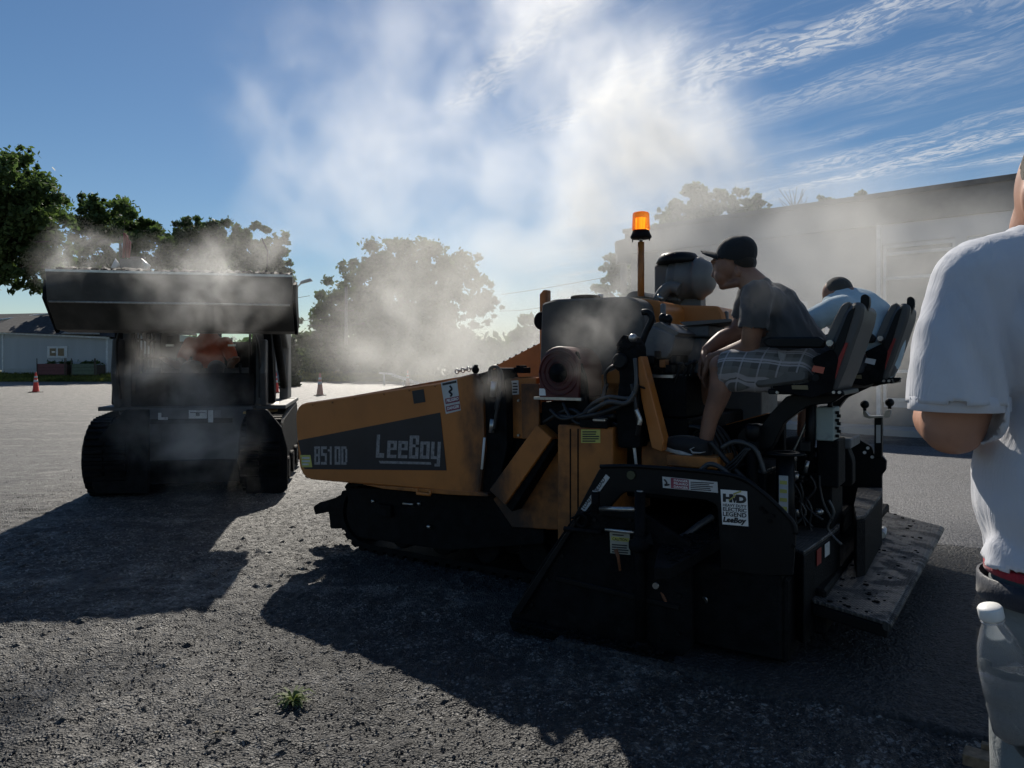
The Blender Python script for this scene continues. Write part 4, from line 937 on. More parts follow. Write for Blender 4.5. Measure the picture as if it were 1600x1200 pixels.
# --- crawler tracks
def track(v0, v1):
    pts = []; r = .235
    c0, c1 = (.42, r+.03), (2.12, r+.03)
    T = MB(); n = 10
    loop = [(c0[0] + r*math.cos(a), c0[1] + r*math.sin(a)) for a in [math.pi/2 + math.pi*k/n for k in range(n+1)]] + [(c1[0] + r*math.cos(a), c1[1] + r*math.sin(a)) for a in [-math.pi/2 + math.pi*k/n for k in range(n+1)]]
    sec = []
    for (x, z) in loop: sec.append(((x, v0, z), (x, v1, z)))
    inner = [((c0[0] + c1[0])/2 + (x - (c0[0]+c1[0])/2)*.975, c0[1] + (z - c0[1])*.86) for x, z in loop]
    rr = [[(x, v0, z) for x, z in inner], [(x, v0, z) for x, z in loop], [(x, v1, z) for x, z in loop], [(x, v1, z) for x, z in inner], [(x, v0, z) for x, z in inner]]
    T.rings(rr, False, False); o = T.build('rubber_track', BLKM, PAV)
    per = []; L = 0
    for i in range(len(loop)):
        a, b = Vector(loop[i]), Vector(loop[(i+1) % len(loop)]); k = max(1, round((b-a).length/.09))
        for j in range(k): per.append((a.lerp(b, (j+.5)/k), (b-a).normalized()))
    pad = None
    for p, d in per:
        n_ = Vector((d.y, -d.x)); 
        b = MB(); q = [(-.03, 0), (.03, 0), (.022, .03), (-.022, .03)]
        b.prism([(p.x + d.x*a + n_.x*h, v0 + .01, p.y + d.y*a + n_.y*h) for a, h in q], (0, v1 - v0 - .02, 0)); b.build('track_pad', BLKM, PAV)
    for i in range(6): MB().cyl((.42 + .34*i, v0 - .01, .18 if 0 < i < 5 else .265), (.42 + .34*i, v0 + .1, .18 if 0 < i < 5 else .265), .10 if 0 < i < 5 else .17, n=20).build('track_roller', BLKM, PAV, .006)
    MB().box((.45, v0 + .05, .16), (2.1, v1 - .05, .38)).build('track_frame', BLKM, PAV, .01)
track(.22, .56); track(1.75, 2.09)
def push():
    MB().cyl((-.06, .35, .50), (-.06, 2.0, .50), .055, n=18).build('push_roller', BLKM, PAV)
    for vv in (.5, 1.85): MB().prism([(-.1, vv, .45), (-.02, vv, .56), (.3, vv, .56), (.3, vv, .36), (.05, vv, .38)], (0, .06, 0)).build('push_arm', BLKM, PAV, .004)
    plate('push_bracket', [(489, 792), (499, 785), (523, 778), (541, 768), (545, 800), (531, 826), (516, 826), (513, 800), (492, 804)], .28, .12, BLKM, rad=.012)
    plate('belly_plate', [(541, 762), (800, 770), (850, 800), (850, 850), (700, 860), (562, 840), (545, 800)], .12, .04, BLKM, rad=.02)
    for x, y in ((583, 783), (655, 787), (670, 823)): MB().ball(pv(x, y, .11), .014).build('grease_nipple', STEEL, PAV)
    MB().tube([pv(x, y, .10) for x, y in ((630, 787), (646, 788))], .008).build('pin', STEEL, PAV)
    boxpx('axle_box', 590, 790, 610, 806, .09, .04, BLKM)
push()
# ------------------------------------------------------------ trees
def leaf_mat(name, dark, light, tr=.35):
    m = bpy.data.materials.new(name); t = NT(m); p = t.pos()
    f = t.ramp(t.m('ADD', t.m('MULTIPLY', t.noise(p, .55, 3), .5), t.m('MULTIPLY', t.noise(p, 5, 2), .5)), .36, .66)
    col = t.mix(f, dark, light); t.set(color=col, rough=.6, spec=.3)
    tl = t.N.new('ShaderNodeBsdfTranslucent'); t.L.new(t.mix(f, tuple(c*1.1 for c in dark), (light[0]*1.25, light[1]*1.35, light[2]*.8)), tl.inputs[0])
    ms = t.N.new('ShaderNodeMixShader'); ms.inputs[0].default_value = tr
    t.L.new(t.b.outputs[0], ms.inputs[1]); t.L.new(tl.outputs[0], ms.inputs[2]); t.L.new(ms.outputs[0], t.out.inputs[0]); return m
LEAF_A = leaf_mat('leaf_dark', (.035, .065, .022), (.085, .135, .05), .42); LEAF_B = leaf_mat('leaf_mid', (.05, .085, .028), (.12, .175, .065), .45); LEAF_C = leaf_mat('leaf_conifer', (.022, .04, .022), (.05, .08, .035), .15)
BARK = mat('bark', (.09, .075, .06), .85, var=.3, scale=6, bump=.5, bscale=20)
def leaves(name, centers, radii, n, size, m, parent, seed, shell=.2, flat=.8, droop=0):
    r = np.random.default_rng(seed); centers = np.array(centers, float); radii = np.array(radii, float)
    w = (radii**2).sum(1) if radii.ndim == 2 else radii**2; k = r.choice(len(centers), n, p=w/w.sum())
    d = r.normal(size=(n, 3)); d /= np.linalg.norm(d, axis=1)[:, None]; rad = np.abs(r.normal(size=n))*.62 + .12
    C = centers[k] + d*rad[:, None]*(radii[k] if radii.ndim == 2 else radii[k][:, None]*np.array([1, 1, flat]))
    C[:, 2] -= droop*r.random(n)
    a = r.normal(size=(n, 3)); a /= np.linalg.norm(a, axis=1)[:, None]; b = r.normal(size=(n, 3)); b = np.cross(a, b); b /= np.linalg.norm(b, axis=1)[:, None]
    s = size*(.55 + .9*r.random(n))[:, None]; asp = (.35 + .4*r.random(n))[:, None]
    V = np.stack([C - a*s, C + b*s*asp + a*s*.1, C + a*s*1.1, C - b*s*asp - a*s*.05], 1).reshape(-1, 3)
    I = (np.arange(n)*4)[:, None]; Fc = np.concatenate([I + np.array([[0, 1, 2, 3]])], 0)
    return np_mesh(name, V, Fc, m, parent)
def tree(name, px, base_y, Y, crown, n, size, m, seed, label, nsub=60, trunk_r=.25, sub=.22, group=None, cat='tree'):
    """crown: ellipsoids given as (px, py, rx px, ry px) at the distance Y"""
    base = at(px, base_y, Y); base.z = float(terrain(np.array(base.x), np.array(Y))) if base_y is None else base.z
    r = np.random.default_rng(seed); T = thing(name, base, label, cat, group=group)
    cs, rs = [], []; k = Y/F; tot = sum(c[2]*c[3] for c in crown)
    for (cx, cyy, rx, ry) in crown:
        c = at(cx, cyy, Y) - base; R3 = np.array([rx*k, min(rx, ry)*k, ry*k]); m_ = max(8, int(4.5*nsub*rx*ry/tot))
        for i in range(m_):
            d = r.normal(size=3); d /= np.linalg.norm(d); d[1] *= .9; q = r.random()**.4*.9
            s = sub*.52*(R3[0]*R3[2])**.5*(.5 + .9*r.random()); cs.append(np.array(c) + d*q*R3); rs.append([s, s, s*.75])
    top = max(c[2] for c in cs); mid = np.mean(cs, 0)
    b = MB(); b.tube([(0,0,-.3), (mid[0]*.15, 0, top*.25), (mid[0]*.5, mid[1]*.5, top*.5), (mid[0], mid[1], top*.8)], [trunk_r*1.25, trunk_r, trunk_r*.65, trunk_r*.2], 8); b.build('trunk', BARK, T)
    b = MB()
    for i in r.choice(len(cs), min(14, len(cs)), False):
        c = Vector(cs[i]); s0 = Vector((mid[0]*.4, mid[1]*.4, top*(.22 + .25*r.random()))); b.tube([s0, s0.lerp(c, .5) + Vector((0, 0, .06*top)), c], [trunk_r*.4, trunk_r*.22, trunk_r*.06], 6)
    b.build('limbs', BARK, T, kind='stuff')
    leaves('crown', cs, rs, n, size, m, T, seed + 1); return T
def background():
    tree('deciduous_tree', -60, 560, 42, [(-40, 330, 150, 125), (10, 262, 52, 72), (60, 335, 66, 76), (95, 400, 35, 45), (20, 420, 80, 58), (-80, 420, 80, 60), (80, 390, 45, 50)], 90000, .15, LEAF_B, 11, 'tall leafy tree at the left edge overhanging the grey roofed house', 90, .4, .24)
    tree('deciduous_tree', 190, 575, 62, [(150, 345, 55, 46), (190, 370, 70, 58), (235, 385, 42, 48), (140, 335, 32, 38), (160, 430, 90, 60), (250, 440, 60, 50)], 80000, .175, LEAF_B, 21, 'rounded leafy tree behind the house roof, left of the dark glossy tree', 70, .35, .24)
    tree('deciduous_tree', 330, 580, 66, [(298, 365, 30, 36), (340, 378, 45, 38), (310, 415, 60, 50), (275, 400, 25, 40)], 60000, .17, LEAF_A, 31, 'dark dense tree rising straight behind the raised bucket', 44, .3, .28)
    tree('deciduous_tree', 410, 580, 60, [(390, 375, 36, 32), (428, 380, 24, 34), (410, 410, 48, 42), (440, 400, 18, 38), (400, 430, 60, 40)], 55000, .16, LEAF_B, 41, 'lighter drooping tree at the right end of the raised bucket', 50, .25, .24)
    tree('deciduous_tree', 640, 590, 62, [(650, 422, 105, 62), (590, 445, 92, 62), (720, 450, 70, 65), (540, 490, 75, 50), (620, 520, 140, 60), (755, 475, 36, 45), (500, 510, 45, 40), (600, 540, 160, 55)], 150000, .19, LEAF_A, 51, 'broad round tree in the middle of the view, half veiled by steam', 150, .5, .2)
    tree('deciduous_tree', 835, 590, 95, [(830, 520, 40, 34), (800, 545, 60, 30), (880, 520, 50, 32), (900, 550, 80, 30)], 9000, .4, LEAF_A, 61, 'small far tree low on the horizon, right of the broad round tree', 30, .3, .3)
    tree('deciduous_tree', 985, 590, 48, [(968, 420, 30, 36), (985, 400, 22, 24), (950, 455, 26, 30), (990, 470, 30, 45)], 16000, .15, LEAF_B, 71, 'slim pale tree behind the beacon post', 40, .25, .26)
    tree('deciduous_tree', 1120, 590, 31, [(1100, 320, 55, 38), (1060, 350, 46, 45), (1160, 325, 45, 32), (1110, 380, 90, 50), (1190, 330, 20, 26)], 60000, .095, LEAF_B, 81, 'bushy tree behind the school roof, above the seated man in the cap', 110, .3, .2)
    for i, (x, y, s, lb) in enumerate(((1288, 312, 16, 'small green treetop showing over the roof edge, the nearer one to the bushy tree'), (1345, 304, 10, 'tiny green treetop over the roof edge left of the white shirt'))):
        tree('deciduous_tree', x, 560, 30, [(x, y, s, s*.6), (x-4, y+22, s*.8, s)], 1800, .085, LEAF_B, 90 + i, lb, 8, .12, .4)
    # bare twigs above the roof
    T = thing('bare_tree', at(1240, 560, 29), 'leafless twigs of a bare tree above the school roof', 'tree'); b = MB(); r = random.Random(5)
    o = T.location
    b.tube([Vector((0,0,0)), at(1238, 400, 29) - o, at(1240, 330, 29) - o], [.12, .08, .04], 6)
    for i in range(16):
        a = at(1235 + r.random()*14, 345 - r.random()*10, 29) - o; e = at(1215 + r.random()*50, 292 + r.random()*22, 29) - o; b.tube([a, a.lerp(e, .5) + Vector((r.uniform(-.1,.1),0,.05)), e], [.022, .014, .006], 5)
    b.build('branches', BARK, T, kind='stuff')
    # low shrubs at the lot's edge under the broad tree
    def shrub(px, py, Y, rx, ry, n, m, seed, label, name='shrub', cone=False, group=None, size=.13):
        T = thing(name, (at(px, py, Y).x, Y, max(0., at(px, py, Y).z)), label, 'shrub', group=group); k = Y/F; cs, rs = [], []; r = np.random.default_rng(seed)
        for i in range(26):
            t = r.random(); z = t*2*ry*k; w = rx*k*((1 - t)**.55 if cone else math.sin(math.pi*min(.98, t*.75 + .2)))
            a = r.random()*6.28; q = r.random()**.5*.7; cs.append([math.cos(a)*w*q, math.sin(a)*w*q, z]); rs.append([w*.45 + .05]*3)
        b = MB(); b.tube([(0,0,-.1), (0,0,ry*k*1.2)], .05, 6); b.build('stem', BARK, T)
        leaves('foliage', cs, rs, n, size, m, T, seed); return T
    shrub(456, 603, 42, 16, 38, 5000, LEAF_C, 101, 'dark pointed evergreen shrub beside the concrete lamp base', 'conifer_shrub', True)
    for i, (px, rx, ry, lb) in enumerate(((500, 24, 22, 'low bush right of the pointed evergreen'), (545, 26, 26, 'low bush at the foot of the utility pole'), (590, 28, 20, 'low bush behind the sloping white boards'), (655, 40, 24, 'wide low bush behind the steam, above the hopper edge'), (735, 45, 26, 'low bush nearest the paver tank, lost in steam'), (400, 26, 20, 'low bush seen past the right side of the loader cab'))):
        shrub(px, 592, 57, rx, ry, 4200, LEAF_A if i % 2 else LEAF_B, 110 + i, lb, size=.16)
    # distant tree belt closing the horizon
    cs, rs = [], []; r = np.random.default_rng(77)
    for i in range(240): x = -150 + 300*r.random(); cs.append([x, 118 + 12*r.random(), 1 + 3.4*r.random()]); rs.append([3, 2.5, 2.2])
    o = leaves('tree_belt', cs, rs, 40000, .7, LEAF_A, None, 78); o['kind'] = 'stuff'
    # turf along the far edge of the lot
    def turf(name, x0, x1, y0, y1, n, seed, h):
        r = np.random.default_rng(seed); x = x0 + (x1-x0)*r.random(n); y = y0 + (y1-y0)*r.random(n)**1.3; z = terrain(x, y)
        hh = h*(.5 + r.random(n)); a = r.random(n)*6.28; w = .05
        V = np.stack([np.stack([x - w*np.cos(a), y - w*np.sin(a), z], 1), np.stack([x + w*np.cos(a), y + w*np.sin(a), z], 1), np.stack([x + .12*np.sin(a*3), y + .1*np.cos(a*5), z + hh], 1)], 1).reshape(-1, 3)
        o = np_mesh(name, V, (np.arange(n)*3)[:, None] + np.array([[0, 1, 2]]), GRASS); o['kind'] = 'stuff'
    turf('grass', -46, -13, 52.2, 57, 26000, 5, .22); turf('grass', -16, -4, 52.3, 56, 9000, 6, .2)
GRASS = leaf_mat('grass_blades', (.07, .09, .02), (.24, .25, .07), .4)
background()

# ------------------------------------------------------------ houses on the left
SID = mat('vinyl_siding', (.42, .45, .47), .55, var=.05, scale=2); SHG = mat('roof_shingle', (.045, .046, .05), .85, var=.35, scale=5, bump=.4, bscale=15); TRIM = mat('white_trim', (.62, .66, .68), .5)
GLASSD = mat('window_glass', (.03, .035, .04), .12, var=0)
def house(name, x0, x1, Y, ytop0, ytop1, ybot, label, win=None, depth=7, roofpts=None):
    a = at(x0, ybot, Y); b = at(x1, ybot, Y); zt0 = at(0, ytop0, Y).z; zt1 = at(0, ytop1, Y).z; zb = a.z - .9
    H = thing(name, (a.x, Y, 0), label, 'house'); o = H.location; wl = MB(); w = b.x - a.x
    wl.add([(0,0,zb), (w,0,zb), (w,0,zt1), (0,0,zt0), (0,depth,zb), (w,depth,zb), (w,depth,zt1), (0,depth,zt0)], [(0,1,2,3), (1,5,6,2), (5,4,7,6), (4,0,3,7), (3,2,6,7), (0,4,5,1)])
    wall = wl.build('wall', SID, H); nb = 13; src = None
    for i in range(nb):
        z0 = a.z + (min(zt0, zt1) - a.z)*i/nb; hh = (min(zt0, zt1) - a.z)/nb
        if src is None: src = MB().prism([(.06, -.004, 0), (.06, -.045, 0), (.06, -.012, hh*.98), (.06, -.004, hh*.98)], (w - .12, 0, 0)).build('siding_board', SID, wall); src.location.z = z0
        else: c = src.copy(); COL.objects.link(c); c.parent = wall; c.location.z = z0
    MB().box((-.02, -.06, zb), (.10, -.002, zt0)).build('corner_board', TRIM, H); MB().box((w - .10, -.06, zb), (w + .02, -.002, zt1)).build('corner_board', TRIM, H)
    MB().hexa([(-.15, -.30, zt0 - .02), (w + .15, -.30, zt1 - .02), (w + .15, -.003, zt1 - .02), (-.15, -.003, zt0 - .02)], [(-.15, -.30, zt0 + .12), (w + .15, -.30, zt1 + .12), (w + .15, -.003, zt1 + .12), (-.15, -.003, zt0 + .12)]).build('eave_board', TRIM, H)
    if win:
        p, q = at(win[0], win[3], Y) - o, at(win[2], win[1], Y) - o
        f = MB().box((p.x, -.10, p.z), (q.x, -.05, q.z)).build('window_frame', TRIM, H); hw = (q.x - p.x)/2
        for k in (0, 1): MB().box((p.x + .2 + k*hw*.82, -.115, p.z + .14), (p.x + hw*.72 + .2 + k*hw*.82 - .08, -.102, q.z - .16)).build('pane', GLASSD, f)
        MB().box((p.x + .35, -.120, p.z + .38), (p.x + .62, -.116, p.z + .50)).build('notice', STKW if 'STKW' in globals() else TRIM, f)
    return H, o, w, zt0, zt1, depth
def houses():
    Y = 56; H, o, w, z0, z1, d = house('siding_house', 4, 168, Y, 521, 529, 576, 'long low house of pale grey siding with one white framed double window', (75, 541, 106, 559))
    rz = at(0, 487, Y).z
    rr = MB(); rr.add([(-1.2, -.4, z0 + .13), (w + .3, -.4, z1 + .13), (w - 1.6, 3.6, rz - .3), (-1.2, 3.6, rz), (-1.2, 7.4, z0 + .1), (w + .3, 7.4, z1 + .1)], [(0,1,2,3), (3,2,5,4), (1,5,2), (0,3,4)])
    rf = rr.build('roof', SHG, H)
    MB().hexa([(w-3.2, -.46, z1 + .30), (w - .35, -.46, z1 + .28), (w - 1.0, 1.0, z1 + 1.1), (w - 2.6, 1.0, z1 + 1.1)], [(w-3.2, -.50, z1 + .36), (w - .35, -.50, z1 + .34), (w - 1.0, .96, z1 + 1.16), (w - 2.6, .96, z1 + 1.16)]).build('painted_sunlit_roof', mat('sunlit_shingle_tone', (.30,.29,.26), .8, scale=6), H)  # sunlit part of the roof, its light put into a paler shingle colour
    # gabled roof of the house part further back on the left
    G = thing('gabled_house', at(0, 576, 66), 'house with a dark gabled roof behind the siding house, under the tall tree', 'house'); k = 66/F
    G.location.z = 0; zz = lambda y: at(0, y, 66).z
    g = MB(); xa, xb = -170*k, 110*k; g.box((xa, 0, -.2), (xb, 7, zz(518))); g.build('wall', SID, G)
    g = MB(); g.add([(xa - 1, -.5, zz(520)), (xb + 1, -.5, zz(520)), (70*k, 3.5, zz(484)), (xa - 1, 3.5, zz(490)), (xa - 1, 7.5, zz(520)), (xb + 1, 7.5, zz(520))], [(0,1,2,3), (3,2,5,4), (1,5,2), (0,3,4)]); g.build('roof', SHG, G)
    MB().tube([(-20*k, -.3, zz(503)), (70*k, 3.3, zz(482.5)), (112*k, -.3, zz(512))], .10, 5).build('rake_board', TRIM, G)
    H2, o2, w2, a, b, d2 = house('siding_house', 171, 250, 60, 521, 521, 577, 'second siding house partly hidden behind the loader, with a grey lower wall', None, 6)
    MB().box((0, -.10, at(0, 577, 60).z - .5), (w2, -.055, at(0, 553, 60).z)).build('lower_wall', GREY, H2)
    rr = MB(); rr.add([(-.3, -.4, a + .13), (w2 + .3, -.4, a + .13), (w2 + .3, 3, a + 2.2), (-.3, 3, a + 2.2), (-.3, 6.4, a + .1), (w2 + .3, 6.4, a + .1)], [(0,1,2,3), (3,2,5,4), (1,5,2), (0,3,4)]); rr.build('roof', SHG, H2)
    # raised beds with stakes
    for (x0, x1, c, lb) in ((57, 104, (.16, .06, .065), 'dark red raised planter bed with stakes in front of the siding house'), (111, 150, (.12, .16, .11), 'grey green raised planter bed with stakes, right of the red one')):
        Yb = 54.5; p, q = at(x0, 583, Yb), at(x1, 568, Yb); B = thing('planter_bed', (p.x, Yb, 0), lb, 'planter'); W_ = q.x - p.x; m = mat('planter_paint', c, .7)
        for k in range(3): z = p.z - .1 + (q.z - p.z + .1)*k/3; MB().box((0, 0, z), (W_, .05, z + (q.z - p.z + .1)/3 - .02)).build('board', m, B)
        MB().box((.02, .06, p.z - .2), (W_ - .02, 1.3, q.z - .1)).build('soil', mat('soil', (.05,.04,.03), .9), B)
        for xx in (.02, W_ - .06, W_*.93): MB().box((xx, -.04, p.z - .2), (xx + .05, -.002, q.z + .38)).build('stake', BARK, B)
        cs = [[W_*rnd.random(), .6, q.z + .05] for _ in range(8)]; leaves('plants', cs, [[.3, .3, .18]]*8, 260, .10, LEAF_A, B, 5)
houses()

# ------------------------------------------------------------ school building on the right
def school():
    # its long wall recedes to the left: 1/depth grows evenly with px
    def wp(px, py): Y = 1/(3.68e-5*(px + 500)); return at(px, py, Y)
    def xy(px): q = wp(px, 0); return Vector((q.x, q.y, 0))
    zt = 4.62; A, B_ = xy(985), xy(1790); d = (B_ - A).normalized(); n = Vector((-d.y, d.x, 0)); n = n if n.y > 0 else -n
    S_ = thing('school_building', A, 'long low flat roofed building with tall window bays, greyed by steam, on the right', 'building', math.atan2(d.y, d.x)); L_ = (B_ - A).length
    brick = mat('pale_brick', (.26, .235, .215), .8, var=.12, scale=3, bump=.3, bscale=30); pan = mat('painted_panel', (.50, .50, .52), .6, var=.06, scale=2); dk = mat('roof_coping', (.10, .095, .09), .6)
    gl = mat('hazy_window_glass', (.07, .08, .095), .18, var=.15, scale=.7, spec=.7); fr = mat('window_mullion', (.62, .62, .61), .5)
    def ux(px): return (xy(px) - A).length
    MB().box((0, 0.02, -.2), (L_, 14, zt - .30)).build('wall', brick, S_)
    MB().box((-.1, -.10, zt - .62), (L_ + .1, 14.1, zt - .10)).build('fascia', mat('fascia_brown', (.20, .18, .165), .7, var=.08), S_)
    MB().box((-.14, -.14, zt - .10), (L_ + .14, 14.14, zt)).build('coping', dk, S_)
    MB().box((ux(1378), -.05, zt - 1.0), (L_, .018, zt - .62)).build('lintel_band', pan, S_)
    MB().box((0, -.02, -.15), (L_, .018, .35)).build('plinth', brick, S_)
    # downpipe
    MB().box((ux(1372), -.12, .0), (ux(1378), -.022, zt - .62)).build('downpipe', fr, S_)
    z2 = lambda px, y: wp(px, y).z
    bays = [(1381, 1494), (1513, 1622), (1642, 1745)]
    for (a, b) in bays:
        x0, x1 = ux(a), ux(b); W_ = MB().box((x0, .0, .45), (x1, .018, zt - 1.0)).build('window_bay', pan, S_)
        zz = [.60, 1.15, 2.15, 2.95, 3.42, zt - 1.06]
        for k, (p, q) in enumerate(zip(zz[:-1], zz[1:])):
            if k == 2: continue
            if k == 1: q = zz[3]
            MB().box((x0 + .06, -.012, p + .03), (x1 - .06, -.003, q - .03)).build('pane', gl, W_)
        for p in zz: 
            if p != zz[2]: MB().box((x0, -.05, p - .03), (x1, -.004, p + .03)).build('mullion', fr, W_)
        for xx in (x0, x1 - .05): MB().box((xx, -.055, .55), (xx + .05, -.004, zt - 1.05)).build('mullion', fr, W_)
    for px in (1503, 1632): x = ux(px); MB().box((ux(px - 9), -.07, 0), (ux(px + 9), -.0, zt - 1.0)).build('pillar', pan, S_)
    for (a, b) in ((1225, 1262), (1290, 1345)):
        W_ = MB().box((ux(a), -.02, 1.0), (ux(b), .018, 2.6)).build('window_frame', fr, S_); MB().box((ux(a) + .08, -.035, 1.08), (ux(b) - .08, -.022, 2.52)).build('pane', gl, W_)
    K = MB().box((-.5, -1.1, -.05), (L_, -.13, .10)).build('pavement', mat('concrete_walk', (.36, .355, .34), .8, var=.1, scale=2), None); K.location = A; K.rotation_euler.z = S_.rotation_euler.z; K['kind'] = 'structure'
    V = thing('roof_vent', at(976, 378, 17.5), 'small pale roof hood beside the beacon post, at the end of the roof', 'vent'); MB().hexa([(-.16, 0, -.5), (.16, 0, -.5), (.16, .3, -.5), (-.16, .3, -.5)], [(-.20, 0, .02), (.16, 0, .12), (.16, .3, .12), (-.20, .3, .02)]).build('hood', ALUM, V)
    MB().cyl((0, .15, -1.2), (0, .15, -.5), .08).build('stack', ALUM, V)
school()

# ------------------------------------------------------------ lamp, poles, wires, cones, boards, car
def misc():
    k = 46.; b = at(434, 600, k); b.z = 0; L_ = thing('street_lamp', b, 'grey street lamp on a concrete base, seen right of the raised bucket', 'street lamp')
    h = at(0, 452, k).z; met = mat('galvanised_pole', (.30, .31, .31), .5, .5)
    e = at(452, 458, k) - b; e2 = at(470, 443, k) - b
    MB().tube([(0,0,.5), (0,0,h - .1)], [.10, .07], 10).build('pole', met, L_); MB().tube([(0,0,h-.2), Vector((e.x, 0, e.z - .1)), Vector((e2.x, 0, e2.z))], .045, 8).build('arm', met, L_)
    hd = Vector((e2.x, 0, e2.z)); MB().hexa([hd + Vector(p) for p in ((-.05,-.14,-.04), (.72,-.16,.16), (.72,.16,.16), (-.05,.14,-.04))], [hd + Vector(p) for p in ((.0,-.08,.14), (.60,-.08,.34), (.60,.08,.34), (.0,.08,.14))]).build('lamp_head', met, L_, .03)
    MB().cyl((0,0,0), (0,0,.75), .32, .28, 18).build('concrete_base', mat('blue_grey_concrete', (.16, .20, .24), .8), L_)
    MB().box((-.55, -.3, 0), (.95, .3, .34)).build('kerb_block', mat('blue_grey_block', (.13, .17, .21), .8), L_, .03)
    # utility pole
    b = at(541, 592, 58); b.z = .2; U = thing('utility_pole', b, 'bare wooden utility pole in front of the broad round tree', 'utility pole'); MB().tube([(0,0,-.3), (0,0,at(0, 452, 58).z)], [.16, .11], 9).build('shaft', mat('weathered_pole', (.23, .22, .2), .8), U)
    MB().box((-.6, -.05, 5.2), (.6, .05, 5.32)).build('crossarm', BARK, U)
    def wire(a, b_, sag, label, r=.02):
        P = [a.lerp(b_, i/10) - Vector((0, 0, sag*4*(i/10)*(1 - i/10))) for i in range(11)]; o = MB().tube([p - a for p in P], r, 5).build('power_line', mat('wire', (.03,.03,.03), .6), None); o.location = a; tag(o, label, 'wire', 'overhead wires')
    wire(at(455, 503, 58), at(541, 488, 58), .1, 'upper short wire between the raised bucket and the utility pole'); wire(at(480, 508, 58), at(560, 507, 58), .1, 'lower short wire crossing the utility pole')
    wire(at(785, 460, 60), at(1010, 420, 44), .1, 'upper wire running up behind the beacon post'); wire(at(780, 486, 60), at(860, 478, 55), .1, 'lower wire right of the broad round tree')
    wire(at(400, 470, 60), at(484, 462, 60), .1, 'wire passing behind the street lamp arm')
    # traffic cones
    OR = mat('cone_orange', (.75, .06, .03), .5, var=.08); RF = mat('reflective_collar', (.6, .6, .6), .35); BB = mat('cone_base_black', (.02, .02, .02), .6); WO = mat('haze_tinted_cone', (.55, .22, .14), .5)  # haze over the farther cones is put into a washed-out orange
    src = None
    def cone(px, py, Y, label, m=OR, s=1.0):
        T = thing('traffic_cone', ground_at(px, py) if Y is None else (at(px, 0, Y).x, Y, 0), label, 'traffic cone', group='traffic cones about the lot')
        MB().box((-.21*s, -.21*s, 0), (.21*s, .21*s, .035)).build('base', BB, T, .008)
        MB().lathe((0,0,.035), [(.165*s, 0), (.135*s, .03), (.034*s, .84*s), (.02*s, .87*s), (.004, .872*s)], 20).build('body', m, T)
        for z0, z1 in ((.42, .53), (.62, .70)):
            rr = lambda z: (.135 - .101*(z-.03)/.81)*s + .004; MB().lathe((0,0,.035), [(rr(z0) - .003, z0*s), (rr(z0), z0*s), (rr(z1), z1*s), (rr(z1) - .003, z1*s)], 20).build('collar', RF, T)
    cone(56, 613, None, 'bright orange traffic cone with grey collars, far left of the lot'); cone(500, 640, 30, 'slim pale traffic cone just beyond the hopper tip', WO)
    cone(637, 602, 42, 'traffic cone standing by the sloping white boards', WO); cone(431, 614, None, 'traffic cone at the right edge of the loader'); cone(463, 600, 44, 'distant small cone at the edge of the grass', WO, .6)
    # sloping white boards
    T = thing('road_barrier', (at(590, 583, 44).x, 44, 0), 'long white board sloping down to the ground near the far edge of the lot', 'barrier'); o = T.location
    wm = mat('white_board', (.70, .70, .68), .5)
    MB().hexa([at(592, 584, 44) - o, at(612, 586, 44) - o, at(612, 586, 44.4) - o, at(592, 584, 44.4) - o], [at(592, 581.5, 44) - o, at(612, 582.5, 44) - o, at(612, 582.5, 44.4) - o, at(592, 581.5, 44.4) - o]).build('board', wm, T)
    MB().hexa([at(612, 588, 44) - o, at(656, 602, 43) - o, at(656, 602, 43.4) - o, at(612, 588, 44.4) - o], [at(612, 582.5, 44) - o, at(656, 597.5, 43) - o, at(656, 597.5, 43.4) - o, at(612, 582.5, 44.4) - o]).build('board', wm, T)
    for x, y in ((600, 584), (630, 591)): p = at(x, y, 43.8) - o; MB().box((p.x - .04, p.y, 0), (p.x + .04, p.y + .08, p.z)).build('leg', wm, T)
    # parked car glimpsed past the loader
    b = at(425, 600, 49); b.z = 0; T = thing('parked_car', (b.x, 49, 0), 'parked silver blue car glimpsed between loader and lamp base', 'car', -1.2)
    cp = mat('car_paint', (.22, .27, .31), .25, .3, var=.03)
    prof = [(-2.1, .35), (-2.15, .75), (-1.3, .92), (-.75, 1.42), (.7, 1.45), (1.5, .98), (2.1, .88), (2.15, .38)]
    MB().prism([(x, -.85, z) for x, z in prof], (0, 1.7, 0)).build('body', cp, T, .08, 2)
    for y in (-.86, .86): MB().prism([(x, y, z) for x, z in [(-1.15, .95), (-.68, 1.36), (.62, 1.38), (1.3, 1.0)]], (0, .012 if y > 0 else -.012, 0)).build('side_window', GLASSD, T)
    for x in (-1.35, 1.35):
        for y in (-.80, .80): w = MB().cyl((x, y - .1, .33), (x, y + .1, .33), .33, n=20).build('wheel', RUB, T, .02); MB().cyl((x, y - .11, .33), (x, y + .11, .33), .2, n=14).build('rim', STEEL, w)
    for y in (-.6, .6): MB().box((-2.17, y - .18, .62), (-2.12, y + .18, .78)).build('headlight', STKW, T)
